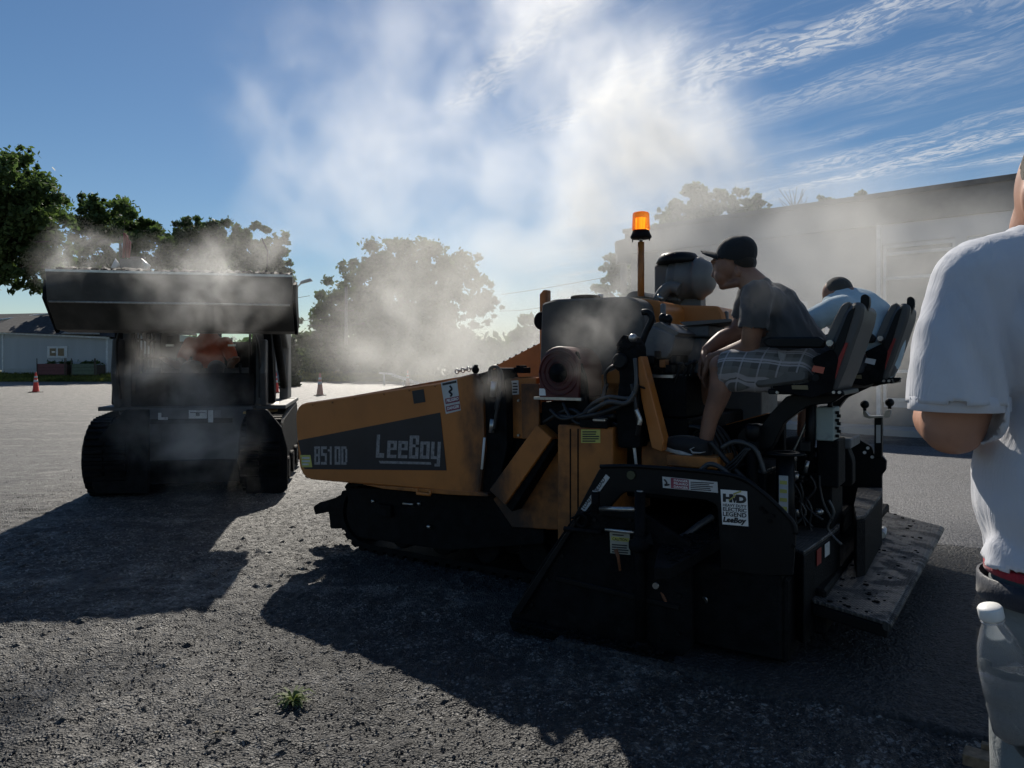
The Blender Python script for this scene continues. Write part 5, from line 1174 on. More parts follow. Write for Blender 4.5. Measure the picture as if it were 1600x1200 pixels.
    # weed growing in a crack, dry leaf, twigs, plank end
    def blades(o, n, L_, m, r, up=.5):
        b = MB()
        for i in range(n):
            a = r.random()*6.28; l = L_*(.5 + r.random()*.7); w = .004 + .003*r.random(); e = up*(.4 + r.random()); pts = []
            d = Vector((math.cos(a), math.sin(a), 0)); s = Vector((-d.y, d.x, 0)); P = [d*l*t + Vector((0, 0, e*l*(t*1.6 - 1.3*t*t))) for t in (0, .35, .7, 1)]
            vs = []
            for j, p in enumerate(P): ww = w*(1, 1.2, .8, .1)[j]; vs += [p - s*ww, p + s*ww]
            b.add(vs, [(0, 1, 3, 2), (2, 3, 5, 4), (4, 5, 7, 6)])
        return b.build('leaves', m, o, kind='stuff')
    r = random.Random(3); gm = leaf_mat('weed_leaf', (.10, .14, .04), (.26, .30, .12), .3)
    p = ground_at(458, 1106); z0 = float(ground_z(np.array(p.x), np.array(p.y))); T = thing('grass_tuft', (p.x, p.y, z0), 'small green weed growing out of the cracked asphalt in front', 'weed'); blades(T, 60, .075, gm, r, .9)
    c = MB().ball((0,0,.002), (.012,.012,.006), 8, 5).build('root_crown', gm, T)
    p = ground_at(400, 1124); o = MB().add([(-.02,0,.008), (0,-.012,.004), (.022,0,.012), (.004,.014,.006)], [(0,1,2,3)]).build('dry_leaf', mat('dry_leaf', (.42,.37,.28), .7), None); o.location = (p.x, p.y, float(ground_z(np.array(p.x), np.array(p.y))) + .006); tag(o, 'dry pale leaf lying left of the green weed', 'leaf')
    p = ground_at(338, 1160); z = float(ground_z(np.array(p.x), np.array(p.y))); o = MB().tube([(-.03,-.02,.006), (-.008,0,.012), (.0,.02,.006)], .0016, 5).tube([(-.008,0,.012), (.02,.012,.008), (.045,.0,.005)], .0013, 5).build('straw_twig', mat('dry_straw', (.40,.33,.22), .8), None); o.location = (p.x, p.y, z); tag(o, 'dry forked straw twig lying in the near left foreground', 'twig')
    a = ground_at(1515, 1180, .05); b2 = ground_at(1545, 1166, .05); T = thing('wooden_plank', (a.x, a.y, .045), 'weathered timber plank end at the bottom right corner by the jeans', 'plank', R(-38)); wd = mat('weathered_wood', (.20, .14, .085), .8, var=.35, scale=30, bump=.4, bscale=60)
    MB().box((-.012, -.07, 0), (.5, 0, .035)).build('board', wd, T, .002); MB().box((.03, .004, 0.0), (.5, .03, .05)).build('batten', wd, T, .002)
misc()
# ------------------------------------------------------------ compact track loader with raised bucket
LP = at(300, 0, 7.55); LO = Vector((LP.x, 7.55, 0)); LA = R(12)
LOAD = thing('compact_track_loader', LO, 'dark tracked loader facing us with a steaming bucket raised over its cab', 'track loader', LA)
LBODY = mat('dusty_dark_paint', (.055, .056, .058), .55, var=.25, scale=4, dirt=(.11, .105, .10), dirt_amt=.5, dscale=5, bump=.1)
BUCK = mat('bucket_steel', (.060, .054, .046), .6, .1, var=.3, scale=5, dirt=(.13, .115, .095), dirt_amt=.35, dscale=6, bump=.15)
LYEL = mat('sunlit_fender_tan', (.40, .27, .10), .5, dirt=(.12, .1, .08), dirt_amt=.5, dscale=6)  # right fender only: sunlight on it put into a yellowish tan
def loader():
    P = LOAD; ca, sa = math.cos(LA), math.sin(LA)
    def L(px, py, y):      # point on the plane y=const of the loader's frame seen at (px,py)
        d = Vector(((px - CX)/F, 1, (CY - py)/F)); o = CAM - LO; lo = Vector((ca*o.x + sa*o.y, -sa*o.x + ca*o.y, o.z)); ld = Vector((ca*d.x + sa*d.y, -sa*d.x + ca*d.y, d.z)); return lo + ld*((y - lo.y)/ld.y)
    def pl(name, pts, y, th, m, par=P, bevel=.005, rad=0, **k):
        Q = [L(a, b, y) for a, b in pts]; Q = rounded(Q, rad) if rad else Q; return MB().prism(Q, (0, th, 0)).build(name, m, par, bevel, **k)
    # tracks: triangular loops with tread bars
    for s in (-1, 1):
        x0, x1 = (s*.50, s*.91); x0, x1 = min(x0, x1), max(x0, x1)
        prof = []
        for (cy_, cz, r, a0, a1) in ((-.02, .37, .37, 95, 270), (1.9, .26, .26, 270, 395), (1.55, .62, .22, 35, 80)):
            for k in range(9): a = R(a0 + (a1 - a0)*k/8); prof.append((cy_ + r*math.cos(a), cz + r*math.sin(a)))
        rr = [[(x, y, z) for y, z in prof] for x in (x0, x1)]
        b = MB().rings(rr, True, False); b.build('rubber_track', BLKM, P, .02)
        n = len(prof)
        for i in range(n):
            a, c = Vector(prof[i]), Vector(prof[(i+1) % n]); kk = max(1, round((c-a).length/.085)); d = (c-a)
            if d.length < 1e-5: continue
            d.normalize(); nn = Vector((d.y, -d.x)) 
            for j in range(kk):
                p = a.lerp(c, (j+.5)/kk)
                if p.y < .02 and p.x > .5: continue
                q = [(-.022, 0), (.022, 0), (.015, .028), (-.015, .028)]
                if nn.dot(p - Vector((.9, .35))) < 0: nn = -nn
                for (e0, e1) in ((x0 + .02, x0 + (x1-x0)*.47), (x0 + (x1-x0)*.53, x1 - .02)):
                    MB().prism([(e0, p.x + d.x*u + nn.x*h, p.y + d.y*u + nn.y*h) for u, h in q], (e1 - e0, 0, 0)).build('track_lug', BLKM, P)
        for k in range(4): MB().cyl((s*.92 - .02*s, .1 + .55*k, .2), (s*.95, .1 + .55*k, .2), .12, n=18).build('track_roller', BLKM, P)
        # fender over the track
        MB().hexa([(x0, -.05, .78), (x1 - .1, .25, .78), (x1 - .1, .5, .84), (x0, .5, .84)] if s > 0 else [(x0 + .2, .1, .78), (x1, -.1, .78), (x1, .4, .84), (x0 + .1, .4, .84)], [(x0, -.05, .80), (x1 - .1, .25, .80), (x1 - .1, .5, .88), (x0, .5, .88)] if s > 0 else [(x0 + .2, .1, .80), (x1, -.1, .80), (x1, .4, .88), (x0 + .1, .4, .88)]).build('fender', LYEL if s > 0 else LBODY, P, .004)
        MB().box((x0 + (.1 if s > 0 else 0), .1, .82), (x1 - (0 if s > 0 else .1), 1.9, .86)).build('fender', LBODY, P, .005)
    # front body plate with stickers
    fb = MB().hexa([(-.52, -.10, .30), (.50, -.10, .30), (.50, .6, .30), (-.52, .6, .30)], [(-.62, .0, .86), (.60, .0, .86), (.60, .6, .86), (-.62, .6, .86)]).build('front_body', LBODY, P, .015)
    MB().box((-.40, -.16, .70), (.40, -.04, .74)).build('step_bar', BLKM, fb); MB().box((-.45, -.17, .28), (.45, -.10, .33)).build('lower_bar', BLKM, fb)
    q = pl('maker_sticker', [(295, 641), (323, 641), (323, 654), (295, 654)], -.18, .004, STK, fb, 0)
    a, b, c = L(297, 650, -.181), L(321, 650, -.181), L(297, 644, -.181); text('T', 'lettering', INK, q, a, b-a, c-a, (b-a).length, (c-a).length, .03)
    pl('part_sticker', [(325, 641), (333, 641), (333, 660), (325, 660)], -.18, .004, STK, fb, 0); pl('part_sticker', [(335, 641), (345, 641), (345, 652), (335, 652)], -.18, .004, GREY, fb, 0)
    pl('angle_mark', [(247, 645), (252, 645), (252, 652), (262, 652), (262, 656), (247, 656)], -.18, .004, STK, fb, 0)
    pl('worn_panel', [(226, 676), (252, 675), (252, 690), (227, 691)], -.165, .003, LBODY, fb, 0)
    # chassis, rear engine box
    MB().box((-.6, .6, .3), (.6, 2.2, 1.25)).build('engine_box', LBODY, P, .03)
    # cab: four posts, sills, roof, side screens, back wall with two openings
    y0, y1, zr = .12, 1.25, 2.08
    for s in (-1, 1):
        MB().box((s*.60, y0, .86), (s*.69, y0 + .10, zr)).build('cab_post', LBODY, P, .01); MB().box((s*.60, y1, .86), (s*.69, y1 + .08, zr)).build('cab_post', LBODY, P, .01)
        sc = MB().box((s*.63, y0 + .1, .86), (s*.655, y1, 1.15)).build('side_panel', LBODY, P)
        for k in range(7): MB().box((s*.635, y0 + .14 + k*.145, 1.15), (s*.65, y0 + .16 + k*.145, zr - .05)).build('screen_bar', BLKM, P)
        for k in range(3): MB().box((s*.637, y0 + .1, 1.35 + k*.2), (s*.648, y1, 1.37 + k*.2)).build('screen_bar', BLKM, P)
        # door edge glass strip, grab rail, side lamp
        MB().cyl((s*.55, y0 - .02, 1.0), (s*.55, y0 - .02, 1.75), .012).build('grab_rail', BLKM, P)
    MB().box((-.72, y0 - .05, zr), (.72, y1 + .12, zr + .08)).build('cab_roof', LBODY, P, .02)
    MB().box((-.60, y1 + .02, .86), (.60, y1 + .06, 1.56)).build('rear_wall', BLKM, P)
    for (a, b) in ((-.60, -.40), (-.07, .07), (.44, .60)): MB().box((a, y1 + .02, 1.56), (b, y1 + .06, zr)).build('rear_wall', BLKM, P)
    MB().box((-.60, y1 + .02, 1.80), (.60, y1 + .055, zr)).build('rear_wall', BLKM, P)
    gm = bpy.data.materials.new('cab_glass'); t = NT(gm); t.set(color=(.75, .9, .92), rough=.05, trans=1.0, ior=1.01, spec=.2)
    for a, b in ((-.40, -.07), (.07, .44)): MB().box((a, y1 + .035, 1.56), (b, y1 + .041, 1.80)).build('rear_pane', gm, P)
    # lower front door and dark side screens by the posts
    MB().box((-.60, y0 - .03, .86), (.60, y0 + .02, 1.20)).build('door_panel', BLKM, P, .01)
    for s in (-1, 1): MB().prism([(s*.80, y0 + .02, .88), (s*.52, y0 - .0, .88), (s*.52, y0, 1.0), (s*.58, y0, 1.7), (s*.76, y0, 1.7)], (0, .05, 0)).build('front_shroud', BLKM, P, .01)
    # sloping guards over the fronts of the tracks, belly plate
    pl('track_guard', [(196, 640), (232, 640), (232, 772), (150, 772), (143, 760), (142, 712), (158, 678)], -.36, .06, BLKM, P, .01)
    pl('track_guard', [(384, 640), (417, 640), (440, 668), (449, 700), (449, 762), (440, 772), (384, 772)], -.36, .06, BLKM, P, .01)
    MB().box((-.55, -.12, .10), (.55, 1.9, .32)).build('belly_plate', BLKM, P, .01)
    # levers & seat
    MB().box((-.28, .72, .95), (.28, 1.1, 1.12)).build('operator_seat', BLK, P, .04); MB().box((-.25, 1.06, 1.08), (.25, 1.16, 1.42)).build('seat_back', BLK, P, .04)
    for s in (-1, 1): MB().box((s*.34, .45, .9), (s*.46, .95, 1.18)).build('control_pod', BLK, P, .02); MB().tube([(s*.40, .5, 1.15), (s*.40, .44, 1.30)], .016, 8).build('control_lever', BLK, P)
    for px in (265, 362): MB().box(L(px - 6, 541, .1), L(px + 6, 538, .1) + Vector((0, .03, 0))).build('work_lamp', STEEL, P)
    # lift arms
    for s in (-1, 1):
        x = s*.76; ar = [(1.9, 1.5), (1.9, 1.75), (.9, 2.02), (.05, 2.02), (-.28, 1.84), (-.36, 1.78), (-.26, 1.66), (.0, 1.76), (.1, 1.84), (.8, 1.80), (1.6, 1.5)]
        MB().prism([(x - .055, y, z) for y, z in ar], (.11, 0, 0)).build('lift_arm', LBODY, P, .012)
        # upright of the arm tower and lift cylinder down beside the cab
        MB().prism([(x - .05, y, z) for y, z in [(1.5, .85), (2.05, .85), (2.0, 1.75), (1.75, 1.75)]], (.10, 0, 0)).build('arm_tower', LBODY, P, .01)
        MB().cyl((x, 1.6, 1.0), (x, .45, 1.75), .045).build('lift_cylinder', BLKM, P); MB().cyl((x, .9, 1.45), (x, .35, 1.82), .026).build('cylinder_rod', STEEL, P)
        # side of the machine: door posts flaring out in front
        MB().prism([(s*.70 - .03, y, z) for y, z in [(-.02, .86), (.25, .86), (.12, 1.55), (-.06, 1.55), (-.12, 1.2)]], (.06, 0, 0)).build('front_upright', LBODY, P, .012)
        MB().tube([(s*.66, -.02, .95), (s*.67, -.08, 1.2), (s*.66, -.16, 1.5), (s*.6, -.2, 1.66)], .014, 8, 5).build('hydraulic_hose', RUB, P)
        MB().cyl((s*.35, -.20, 1.86), (s*.33, -.36, 1.78), .04).build('tilt_cylinder', BLKM, P)
    MB().cyl((-.78, -.28, 1.74), (.78, -.28, 1.74), .05).build('cross_tube', BLKM, P)
    MB().box((-.55, -.42, 1.62), (.55, -.34, 1.9)).build('quick_coupler', BLKM, P, .01)
    # bucket, curled back; section in y (towards the machine) and z
    yb = -1.08
    sec = [(yb, 2.10), (yb + .02, 1.83), (yb + .24, 1.60), (yb + .52, 1.585), (yb + .68, 1.70), (yb + .72, 2.08)]
    th = .016; XL, XR = -.93, 1.05
    inn = [(y + (.02 if i < 3 else (-.02 if i > 3 else 0)), z + (.02 if 1 < i < 4 else 0)) for i, (y, z) in enumerate(sec)]
    names = ['bucket_floor', 'bucket_heel', 'bucket_bottom', 'bucket_back', 'bucket_back']
    B0 = None
    for i in range(5):
        a, b, c, d = sec[i], sec[i+1], inn[i+1], inn[i]
        o = MB().hexa([(XL, a[0], a[1]), (XR, a[0], a[1]), (XR, b[0], b[1]), (XL, b[0], b[1])], [(XL, d[0], d[1]), (XR, d[0], d[1]), (XR, c[0], c[1]), (XL, c[0], c[1])]) if False else MB().add([(XL, *a), (XR, *a), (XR, *b), (XL, *b), (XL, *d), (XR, *d), (XR, *c), (XL, *c)], [(0,1,2,3), (7,6,5,4), (0,4,5,1), (1,5,6,2), (2,6,7,3), (3,7,4,0)])
        if B0 is None: B0 = o.build('bucket', BUCK, P)
        else: o.build(names[i], BUCK, B0)
    for x in (XL - .02, XR - .002): MB().prism([(x, y, z) for y, z in sec], (.022, 0, 0)).build('end_plate', BUCK, B0, .003)
    for x in (XL - .05, XR + .02): MB().prism([(x, yb + .05, 2.02), (x, yb + .0, 1.86), (x, yb + .30, 1.57), (x, yb + .45, 1.69), (x, yb + .2, 2.06)], (.03, 0, 0)).build('side_cutter', BLKM, B0, .004)
    MB().box((XL - .02, yb - .012, 2.085), (XR + .02, yb + .03, 2.105)).build('cutting_edge', STEEL, B0)
    MB().tube([(XL, yb + .018, 1.83), (XR, yb + .018, 1.83)], .010, 6).build('weld_seam', STEEL, B0)
    # ragged heap of hot mix, a part of the bucket's load
    n, m_ = 10, 60; rr = []
    for i in range(n):
        y = yb + .03 + .70*i/(n-1); rr.append([(XL + .02 + (XR - XL - .04)*j/(m_-1), y, 2.07 + .075*math.sin(math.pi*i/(n-1))*(.6 + .8*rnd.random()) + .02*rnd.random()) for j in range(m_)])
    b = MB().rings(rr, False, False, False); b.build('asphalt_load', BLKM, P)
    bm_ = MB()
    for i in range(240): x = XL + .03 + (XR-XL-.06)*rnd.random(); y = yb + .02 + .2*rnd.random(); bm_.ball((x, y, 2.105 + .02*rnd.random()), .008 + .014*rnd.random(), 5, 3)
    bm_.build('loose_mix', BLKM, P, kind='stuff')
    # bracket and lamps standing up behind the bucket
    rd = mat('faded_red_paint', (.25, .06, .05), .6); z = lambda py, y: L(0, py, y).z
    for (pts, m, nm) in (([(196, 402), (196, 370), (198, 366), (200, 378), (200, 402)], rd, 'red_bracket'), ([(203, 404), (203, 401), (226, 401), (226, 404)], ALUM, 'roof_plate')):
        pl(nm, pts, .3, .05, m, P, .003)
    MB().tube([L(x, y, .25) for x, y in ((193, 403), (195, 364), (203, 378), (201, 403))], .014, 6).build('red_frame', rd, P)
    for (x0, x1) in ((178, 186), (196, 205), (212, 232)): MB().tube([L(x0, 420, .2), L((x0+x1)/2, 408, .22), L(x1, 418, .2)], .03, 6).build('roof_lamp', STKW, P)
    MB().tube([L(409, 372, .3), L(418, 392, .3), L(417, 420, .3)], .009, 5).build('radio_aerial', BLKM, P)
    MB().box(L(187, 404, .15), L(230, 423, .35)).build('roof_lamp_bar', ALUM, P)
loader()
# ------------------------------------------------------------ people: bodies grown as one continuous skin
def fab(name, col, rough=.85, var=.08, stripes=None, wr=.25, sheen=.2, sub=0):
    m = bpy.data.materials.new(name); t = NT(m); c = t.coord('Object')
    cc = t.mix(t.ramp(t.noise(c, 9, 4), .3, .7), tuple(x*(1-var) for x in col), tuple(min(1, x*(1+var)) for x in col))
    if stripes:
        s_ = t.sep(c)
        def line(ax, f, w, ph=0.0): return t.ramp(t.m('SINE', t.m('ADD', t.m('MULTIPLY', ax, f), ph)), w, w + .06)
        a1 = t.m('ADD', s_[1], t.m('MULTIPLY', s_[2], .9)); a2 = t.m('SUBTRACT', s_[0], t.m('MULTIPLY', s_[2], .3))
        cc = t.mix(t.m('MULTIPLY', line(a1, 84, .1), .6), cc, stripes[0]); cc = t.mix(t.m('MULTIPLY', line(a2, 74, .2), .55), cc, stripes[0])
        cc = t.mix(t.m('MULTIPLY', line(a1, 84, .86, 1.0), .8), cc, stripes[1]); cc = t.mix(t.m('MULTIPLY', line(a1, 84, .9, 2.2), .8), cc, stripes[1]); cc = t.mix(t.m('MULTIPLY', line(a2, 74, .92, 2.), .7), cc, stripes[1])
    n = t.bump(t.noise(c, 260, 3), wr, .002); n = t.bump(t.noise(c, 14, 4, .6, .6), wr*1.5, .012, n)
    t.set(color=cc, rough=rough, normal=n, sheen=sheen, spec=.25); return m
def skin(name, col):
    m = bpy.data.materials.new(name); t = NT(m); c = t.coord('Object')
    cc = t.mix(t.ramp(t.noise(c, 12, 5), .3, .7), tuple(x*.82 for x in col), tuple(x*1.12 for x in col))
    t.set(color=cc, rough=.5, normal=t.bump(t.noise(c, 120, 4), .15, .003), sub=.08, spec=.4); t.b.inputs['Subsurface Radius'].default_value = (.02, .008, .004); return m
SKIN = skin('tanned_skin', (.25, .13, .085)); SKIN2 = skin('skin', (.47, .25, .17))
def grow_mesh(name, prim, voxel, m, parent, smooth=6, fn=None, factor=.5):
    """prim: list of ('c', p0, r0, p1, r1) tapered limbs, ('e', centre, radii, rotation) ellipsoids, ('t', points, radii)"""
    b = MB()
    def sph(c, r): b.ball(c, r, 14, 10)
    for p in prim:
        if p[0] == 'c':
            _, a, ra, c, rc = p; b.cyl(a, c, ra, rc, 16); sph(a, ra); sph(c, rc)
        elif p[0] == 'e': b.ball(p[1], p[2], 20, 14, p[3] if len(p) > 3 else None)
        elif p[0] == 't':
            pts = [Vector(q) for q in p[1]]; rs = p[2]; k = 5; sp = spline(pts, k); rr = [rs[min(i//k, len(rs)-1)] + (rs[min(i//k + 1, len(rs)-1)] - rs[min(i//k, len(rs)-1)])*((i % k)/k) for i in range(len(sp))]
            b.tube(sp, rr, 14); sph(sp[0], rr[0]); sph(sp[-1], rr[-1])
        elif p[0] == 'h': b.prism(p[1], p[2])
    o = b.build(name, m, None); r = o.modifiers.new('r', 'REMESH'); r.mode = 'VOXEL'; r.voxel_size = voxel; r.use_smooth_shade = True
    if smooth: s = o.modifiers.new('s', 'SMOOTH'); s.iterations = smooth; s.factor = factor
    dg = bpy.context.evaluated_depsgraph_get(); me = bpy.data.meshes.new_from_object(o.evaluated_get(dg)); bpy.data.objects.remove(o)
    if fn:
        n = len(me.vertices); co = np.empty(n*3, np.float32); me.vertices.foreach_get('co', co); no = np.empty(n*3, np.float32); me.vertices.foreach_get('normal', no)
        co = co.reshape(-1, 3); no = no.reshape(-1, 3); me.vertices.foreach_set('co', fn(co, no).astype(np.float32).ravel()); me.update()
    me.polygons.foreach_set('use_smooth', [True]*len(me.polygons)); me.materials.clear(); me.materials.append(m)
    o = bpy.data.objects.new(name, me); COL.objects.link(o); o.parent = parent; return o
def cut(o, test):
    """take away the faces for which test(centre) holds (necks of sleeves, hems)"""
    bm = bmesh.new(); bm.from_mesh(o.data); bmesh.ops.delete(bm, geom=[f for f in bm.faces if test(f.calc_center_median())], context='FACES'); bm.to_mesh(o.data); bm.free()
def folds(amp, sc=(1, 1, 1), f=14, seed=0, dirn=None):
    def fn(co, no):
        x, y, z = co[:,0]*sc[0], co[:,1]*sc[1], co[:,2]*sc[2]
        if dirn is not None: s = co @ np.array(dirn[0]); t = co @ np.array(dirn[1])
        else: s = x + .6*y; t = z
        w = (fbm(s*1.0 + 5, t*.28 + 3, f, 3, seed) - .5) + .5*(np.abs(fbm(s + .4*t + 9, t*.4, f*1.5, 2, seed+5) - .5)*-2 + .3)
        return co + no*(amp*w)[:, None]
    return fn
def hand(P, wrist, palm_dir, out, side, m, s=1.0, curl=.8, tag_='hand'):
    """palm with four fingers of unequal length and a thumb; out: back-of-hand direction, side: thumb side"""
    pd = Vector(palm_dir).normalized(); ot = Vector(out).normalized(); sd = pd.cross(ot).normalized(); sd = sd if sd.dot(Vector(side)) > 0 else -sd; w = Vector(wrist); pr = []
    for k in (-1, -.33, .33, 1): pr.append(('c', w + sd*.016*k*s, .017*s, w + pd*.085*s + sd*.032*k*s, .013*s))
    for k, L_ in ((1, .072), (.36, .082), (-.33, .076), (-1, .060)):
        p = w + pd*.088*s + sd*.031*k*s; d = pd.copy()
        for j, (q, r) in enumerate(((.45, .0095), (.30, .0085), (.25, .0075))):
            e = p + d*L_*q*s*1.1; pr.append(('c', p, r*s, e, (r - .0008)*s)); p = e; d = (d - ot*curl*.55).normalized()
    p = w + pd*.025*s + sd*.026*s; d = (pd*.6 + sd*.75 - ot*.35).normalized(); e = p + d*.045*s; pr.append(('c', p, .0145*s, e, .011*s)); d2 = (pd*.9 + sd*.1 - ot*.4).normalized(); pr.append(('c', e, .0105*s, e + d2*.033*s, .008*s))
    return pr

# --- the seated man in cap and plaid shorts
def seated_man():
    inv = Matrix.Rotation(-PTH, 4, 'Z'); 
    def q(px, py, v): return pv(px, py, v) - OO     # the man's own frame is turned like the machine
    OO = Vector((0, 0, 0)); base = pv(1230, 590, .25); OO = base.copy()
    M = thing('person', pw(base.x, base.y, base.z), 'man in dark cap, grey shirt and plaid shorts sitting forward on the nearer operator seat', 'person', -PTH)
    Z = lambda p, r: ('e', p, r)
    HV = .25   # middle of the body across the machine
    nb = q(1182, 437, HV); 
    pr = []
    # head: skull, face, nose, lips, chin, ears; facing the hopper (-u) and tilted down
    hc = q(1148, 404, HV)
    fr = (q(1112, 415, HV) - hc).normalized()
    c = q(1150, 398, HV); pr += [('e', c, (.098, .074, .088)), ('e', q(1140, 415, HV), (.078, .066, .085)), ('e', q(1132, 430, HV), (.052, .052, .058))]
    pr += [('c', q(1122, 410, HV), .032, q(1124, 426, HV), .026), ('c', q(1117.2, 419, HV), .0085, q(1114.3, 430.8, HV), .0110), ('e', q(1117.5, 432.6, HV), (.013, .017, .008)), ('e', q(1121.6, 437.3, HV), (.013, .022, .0065)), ('e', q(1123.6, 441.2, HV), (.013, .020, .007)),
           ('e', q(1131, 446.3, HV), (.018, .026, .017)), ('e', q(1127.5, 441, HV), (.018, .028, .014)), ('c', q(1129, 447, HV), .020, q(1152, 442, HV - .045), .022), ('c', q(1129, 447, HV), .020, q(1152, 442, HV + .045), .022), ('e', q(1117.6, 409.5, HV), (.020, .050, .012))]
    for s in (-1, 1): pr += [('e', q(1124, 429, HV + s*.032), (.022, .014, .020)), ('e', q(1152, 424, HV + s*.072), (.016, .008, .028)), ('e', q(1121, 418.5, HV + s*.028), (.009, .013, .010))]
    # neck
    pr += [('c', q(1158, 425, HV), .060, q(1180, 447, HV), .068)]
    # trunk, bent forward
    pr += [('t', [q(1184, 458, HV), q(1198, 480, HV), q(1220, 515, HV), q(1242, 548, HV), q(1256, 568, HV)], [.075, .125, .13, .13, .14])]
    for s in (-1, 1): pr += [('e', q(1194, 475, HV + s*.11), (.075, .08, .07)), ('e', q(1252, 570, HV + s*.07), (.09, .085, .08))]
    # arms
    NA = [q(1184, 465, HV - .20), q(1177, 508, HV - .20), q(1172, 540, HV - .16)]; NF = [q(1172, 540, HV - .16), q(1144, 552, HV - .10), q(1113, 560, HV - .02)]
    FA = [q(1176, 465, HV + .20), q(1160, 500, HV + .22), q(1150, 520, HV + .20)]; FF = [q(1150, 520, HV + .20), q(1128, 530, HV + .13), q(1106, 545, HV + .05)]
    pr += [('t', NA, [.062, .050, .042]), ('t', NF, [.046, .044, .027]), ('t', FA, [.062, .050, .042]), ('t', FF, [.046, .044, .027])]
    pr += hand(M, q(1110, 556, HV - .01), (-.35, .1, -1), (-1, -.2, .2), (0, 1, 0), SKIN, 1.02, .8); pr += hand(M, q(1104, 546, HV + .06), (-.15, -.25, -1), (-1, .1, .2), (0, -1, 0), SKIN, 1.02, .6)
    # legs
    K1, K2 = q(1127, 573, HV - .15), q(1112, 568, HV + .14); A1, A2 = q(1103, 688, HV - .17), q(1083, 650, HV + .16)
    pr += [('t', [q(1250, 578, HV - .10), q(1190, 576, HV - .13), K1], [.095, .080, .060]), ('t', [q(1250, 578, HV + .10), q(1190, 574, HV + .13), K2], [.095, .080, .060])]
    for K, A in ((K1, A1), (K2, A2)):
        mid = K.lerp(A, .33) + Vector((.018, 0, 0)); pr += [('t', [K, mid, K.lerp(A, .7), A], [.055, .056, .040, .034])]
    body = grow_mesh('body', pr, .0052, SKIN, M, 3)
    # shirt
    sh = [('t', [q(1184, 458, HV), q(1200, 480, HV), q(1222, 515, HV), q(1246, 550, HV), q(1262, 574, HV)], [.085, .142, .152, .150, .150])]
    for s in (-1, 1): sh += [('e', q(1195, 474, HV + s*.115), (.095, .10, .085)), ('e', q(1240, 555, HV + s*.05), (.14, .13, .10))]
    sh += [('t', [q(1184, 463, HV - .19), q(1180, 492, HV - .215), q(1178, 516, HV - .205)], [.078, .074, .070]), ('t', [q(1176, 463, HV + .19), q(1166, 484, HV + .215), q(1160, 502, HV + .215)], [.078, .074, .068])]
    def fnn(co, no):
        co = folds(.024, f=15, seed=4)(co, no); return co
    SH = grow_mesh('t_shirt', sh, .009, fab('charcoal_jersey', (.055, .06, .066)), M, 5, fnn)
    for P0, P1 in ((NA[0], q(1178, 513, HV - .205)), (FA[0], q(1161, 499, HV + .215))):
        d = (P1 - P0).normalized(); cut(SH, lambda c, P1=P1, d=d: 0 < (c - P1).dot(d) < .13 and (c - P1 - d*(c - P1).dot(d)).length < .080)
    nk = q(1176, 436, HV); cut(SH, lambda c: (c - nk).length < .075)
    SH.modifiers.new('t', 'SOLIDIFY').thickness = .003
    # plaid shorts
    so = [('e', q(1256, 572, HV), (.16, .19, .10))]
    for s, K in ((-1, K1), (1, K2)): so += [('t', [q(1250, 576, HV + s*.10), q(1195, 574, HV + s*.13), q(1150, 574, HV + s*.15), K + Vector((.035, 0, -.012))], [.112, .100, .088, .084])]
    so += [('c', q(1200, 590, HV - .14), .07, q(1150, 592, HV - .155), .066)]
    PL = grow_mesh('plaid_shorts', so, .008, fab('plaid_cotton', (.10, .10, .095), stripes=((.20, .20, .19), (.42, .40, .41)), wr=.1), M, 5, folds(.012, f=12, seed=9))
    for K in (K1, K2): cut(PL, lambda c, K=K: (c.x < K.x + .005 and abs(c.y - K.y) < .12))
    PL.modifiers.new('t', 'SOLIDIFY').thickness = .003
    # shoes: leather upper, pale sole, mark on the side
    SHO = fab('black_mesh_shoe', (.014, .014, .016), .6); SOLE = mat('pale_rubber_sole', (.38, .38, .38), .6, var=.15, scale=30)
    for s, (toe, heel, A) in ((-1, (q(1046, 692, HV - .20), q(1098, 709, HV - .17), A1)), (1, (q(1044, 664, HV + .17), q(1084, 668, HV + .16), A2))):
        d = (toe - heel); up = Vector((d.z*-1 if False else 0, 0, 1)); n = d.normalized(); upv = (Vector((0,0,1)) - n*n.z).normalized()
        sho = grow_mesh('shoe', [('t', [heel + upv*.02, heel.lerp(toe, .35) + upv*.022, heel.lerp(toe, .75) + upv*.008, toe], [.046, .050, .046, .032]), ('c', heel + upv*.03, .045, A.lerp(heel, .45) + upv*.01, .045)], .006, SHO, M, 4)
        rr = []
        sd = n.cross(upv)
        for k in range(9):
            t = k/8; c = heel.lerp(toe, t*1.18 - .1) - upv*(.030 - .006*math.sin(math.pi*t)); w = .043*(math.sin(math.pi*min(.97, max(.06, t*.9 + .08))))**.4 + .006*math.sin(6*t)
            rr.append([c - sd*w - upv*.013, c + sd*w - upv*.013, c + sd*(w+.002) + upv*.010, c - sd*(w+.002) + upv*.010])
        MB().rings(rr, True, True).build('sole', SOLE, sho, .003)
        sv = -1 if s < 0 else -1; o_ = Vector((0, -.052, 0)); b0 = heel.lerp(toe, .12) + upv*.012; pts = [b0 + o_ + n*.0, b0 + o_ + n*.02 - upv*.010, b0 + o_ + n*.045 - upv*.004, b0 + o_ + n*.0 + upv*.012]
        MB().tube([b0 + o_ + upv*.016 + n*.012, b0 + o_ + n*.028 - upv*.0, b0 + o_ + n*.012 - upv*.012, b0 + o_ - n*.02 - upv*.002, b0 + o_ - n*.045 + upv*.012], [.0015, .004, .006, .0035, .001], 6).build('shoe_mark', SOLE, sho)
    # cap: crown, brim, button
    CAPM = fab('dark_cap_cloth', (.018, .019, .021), .8)
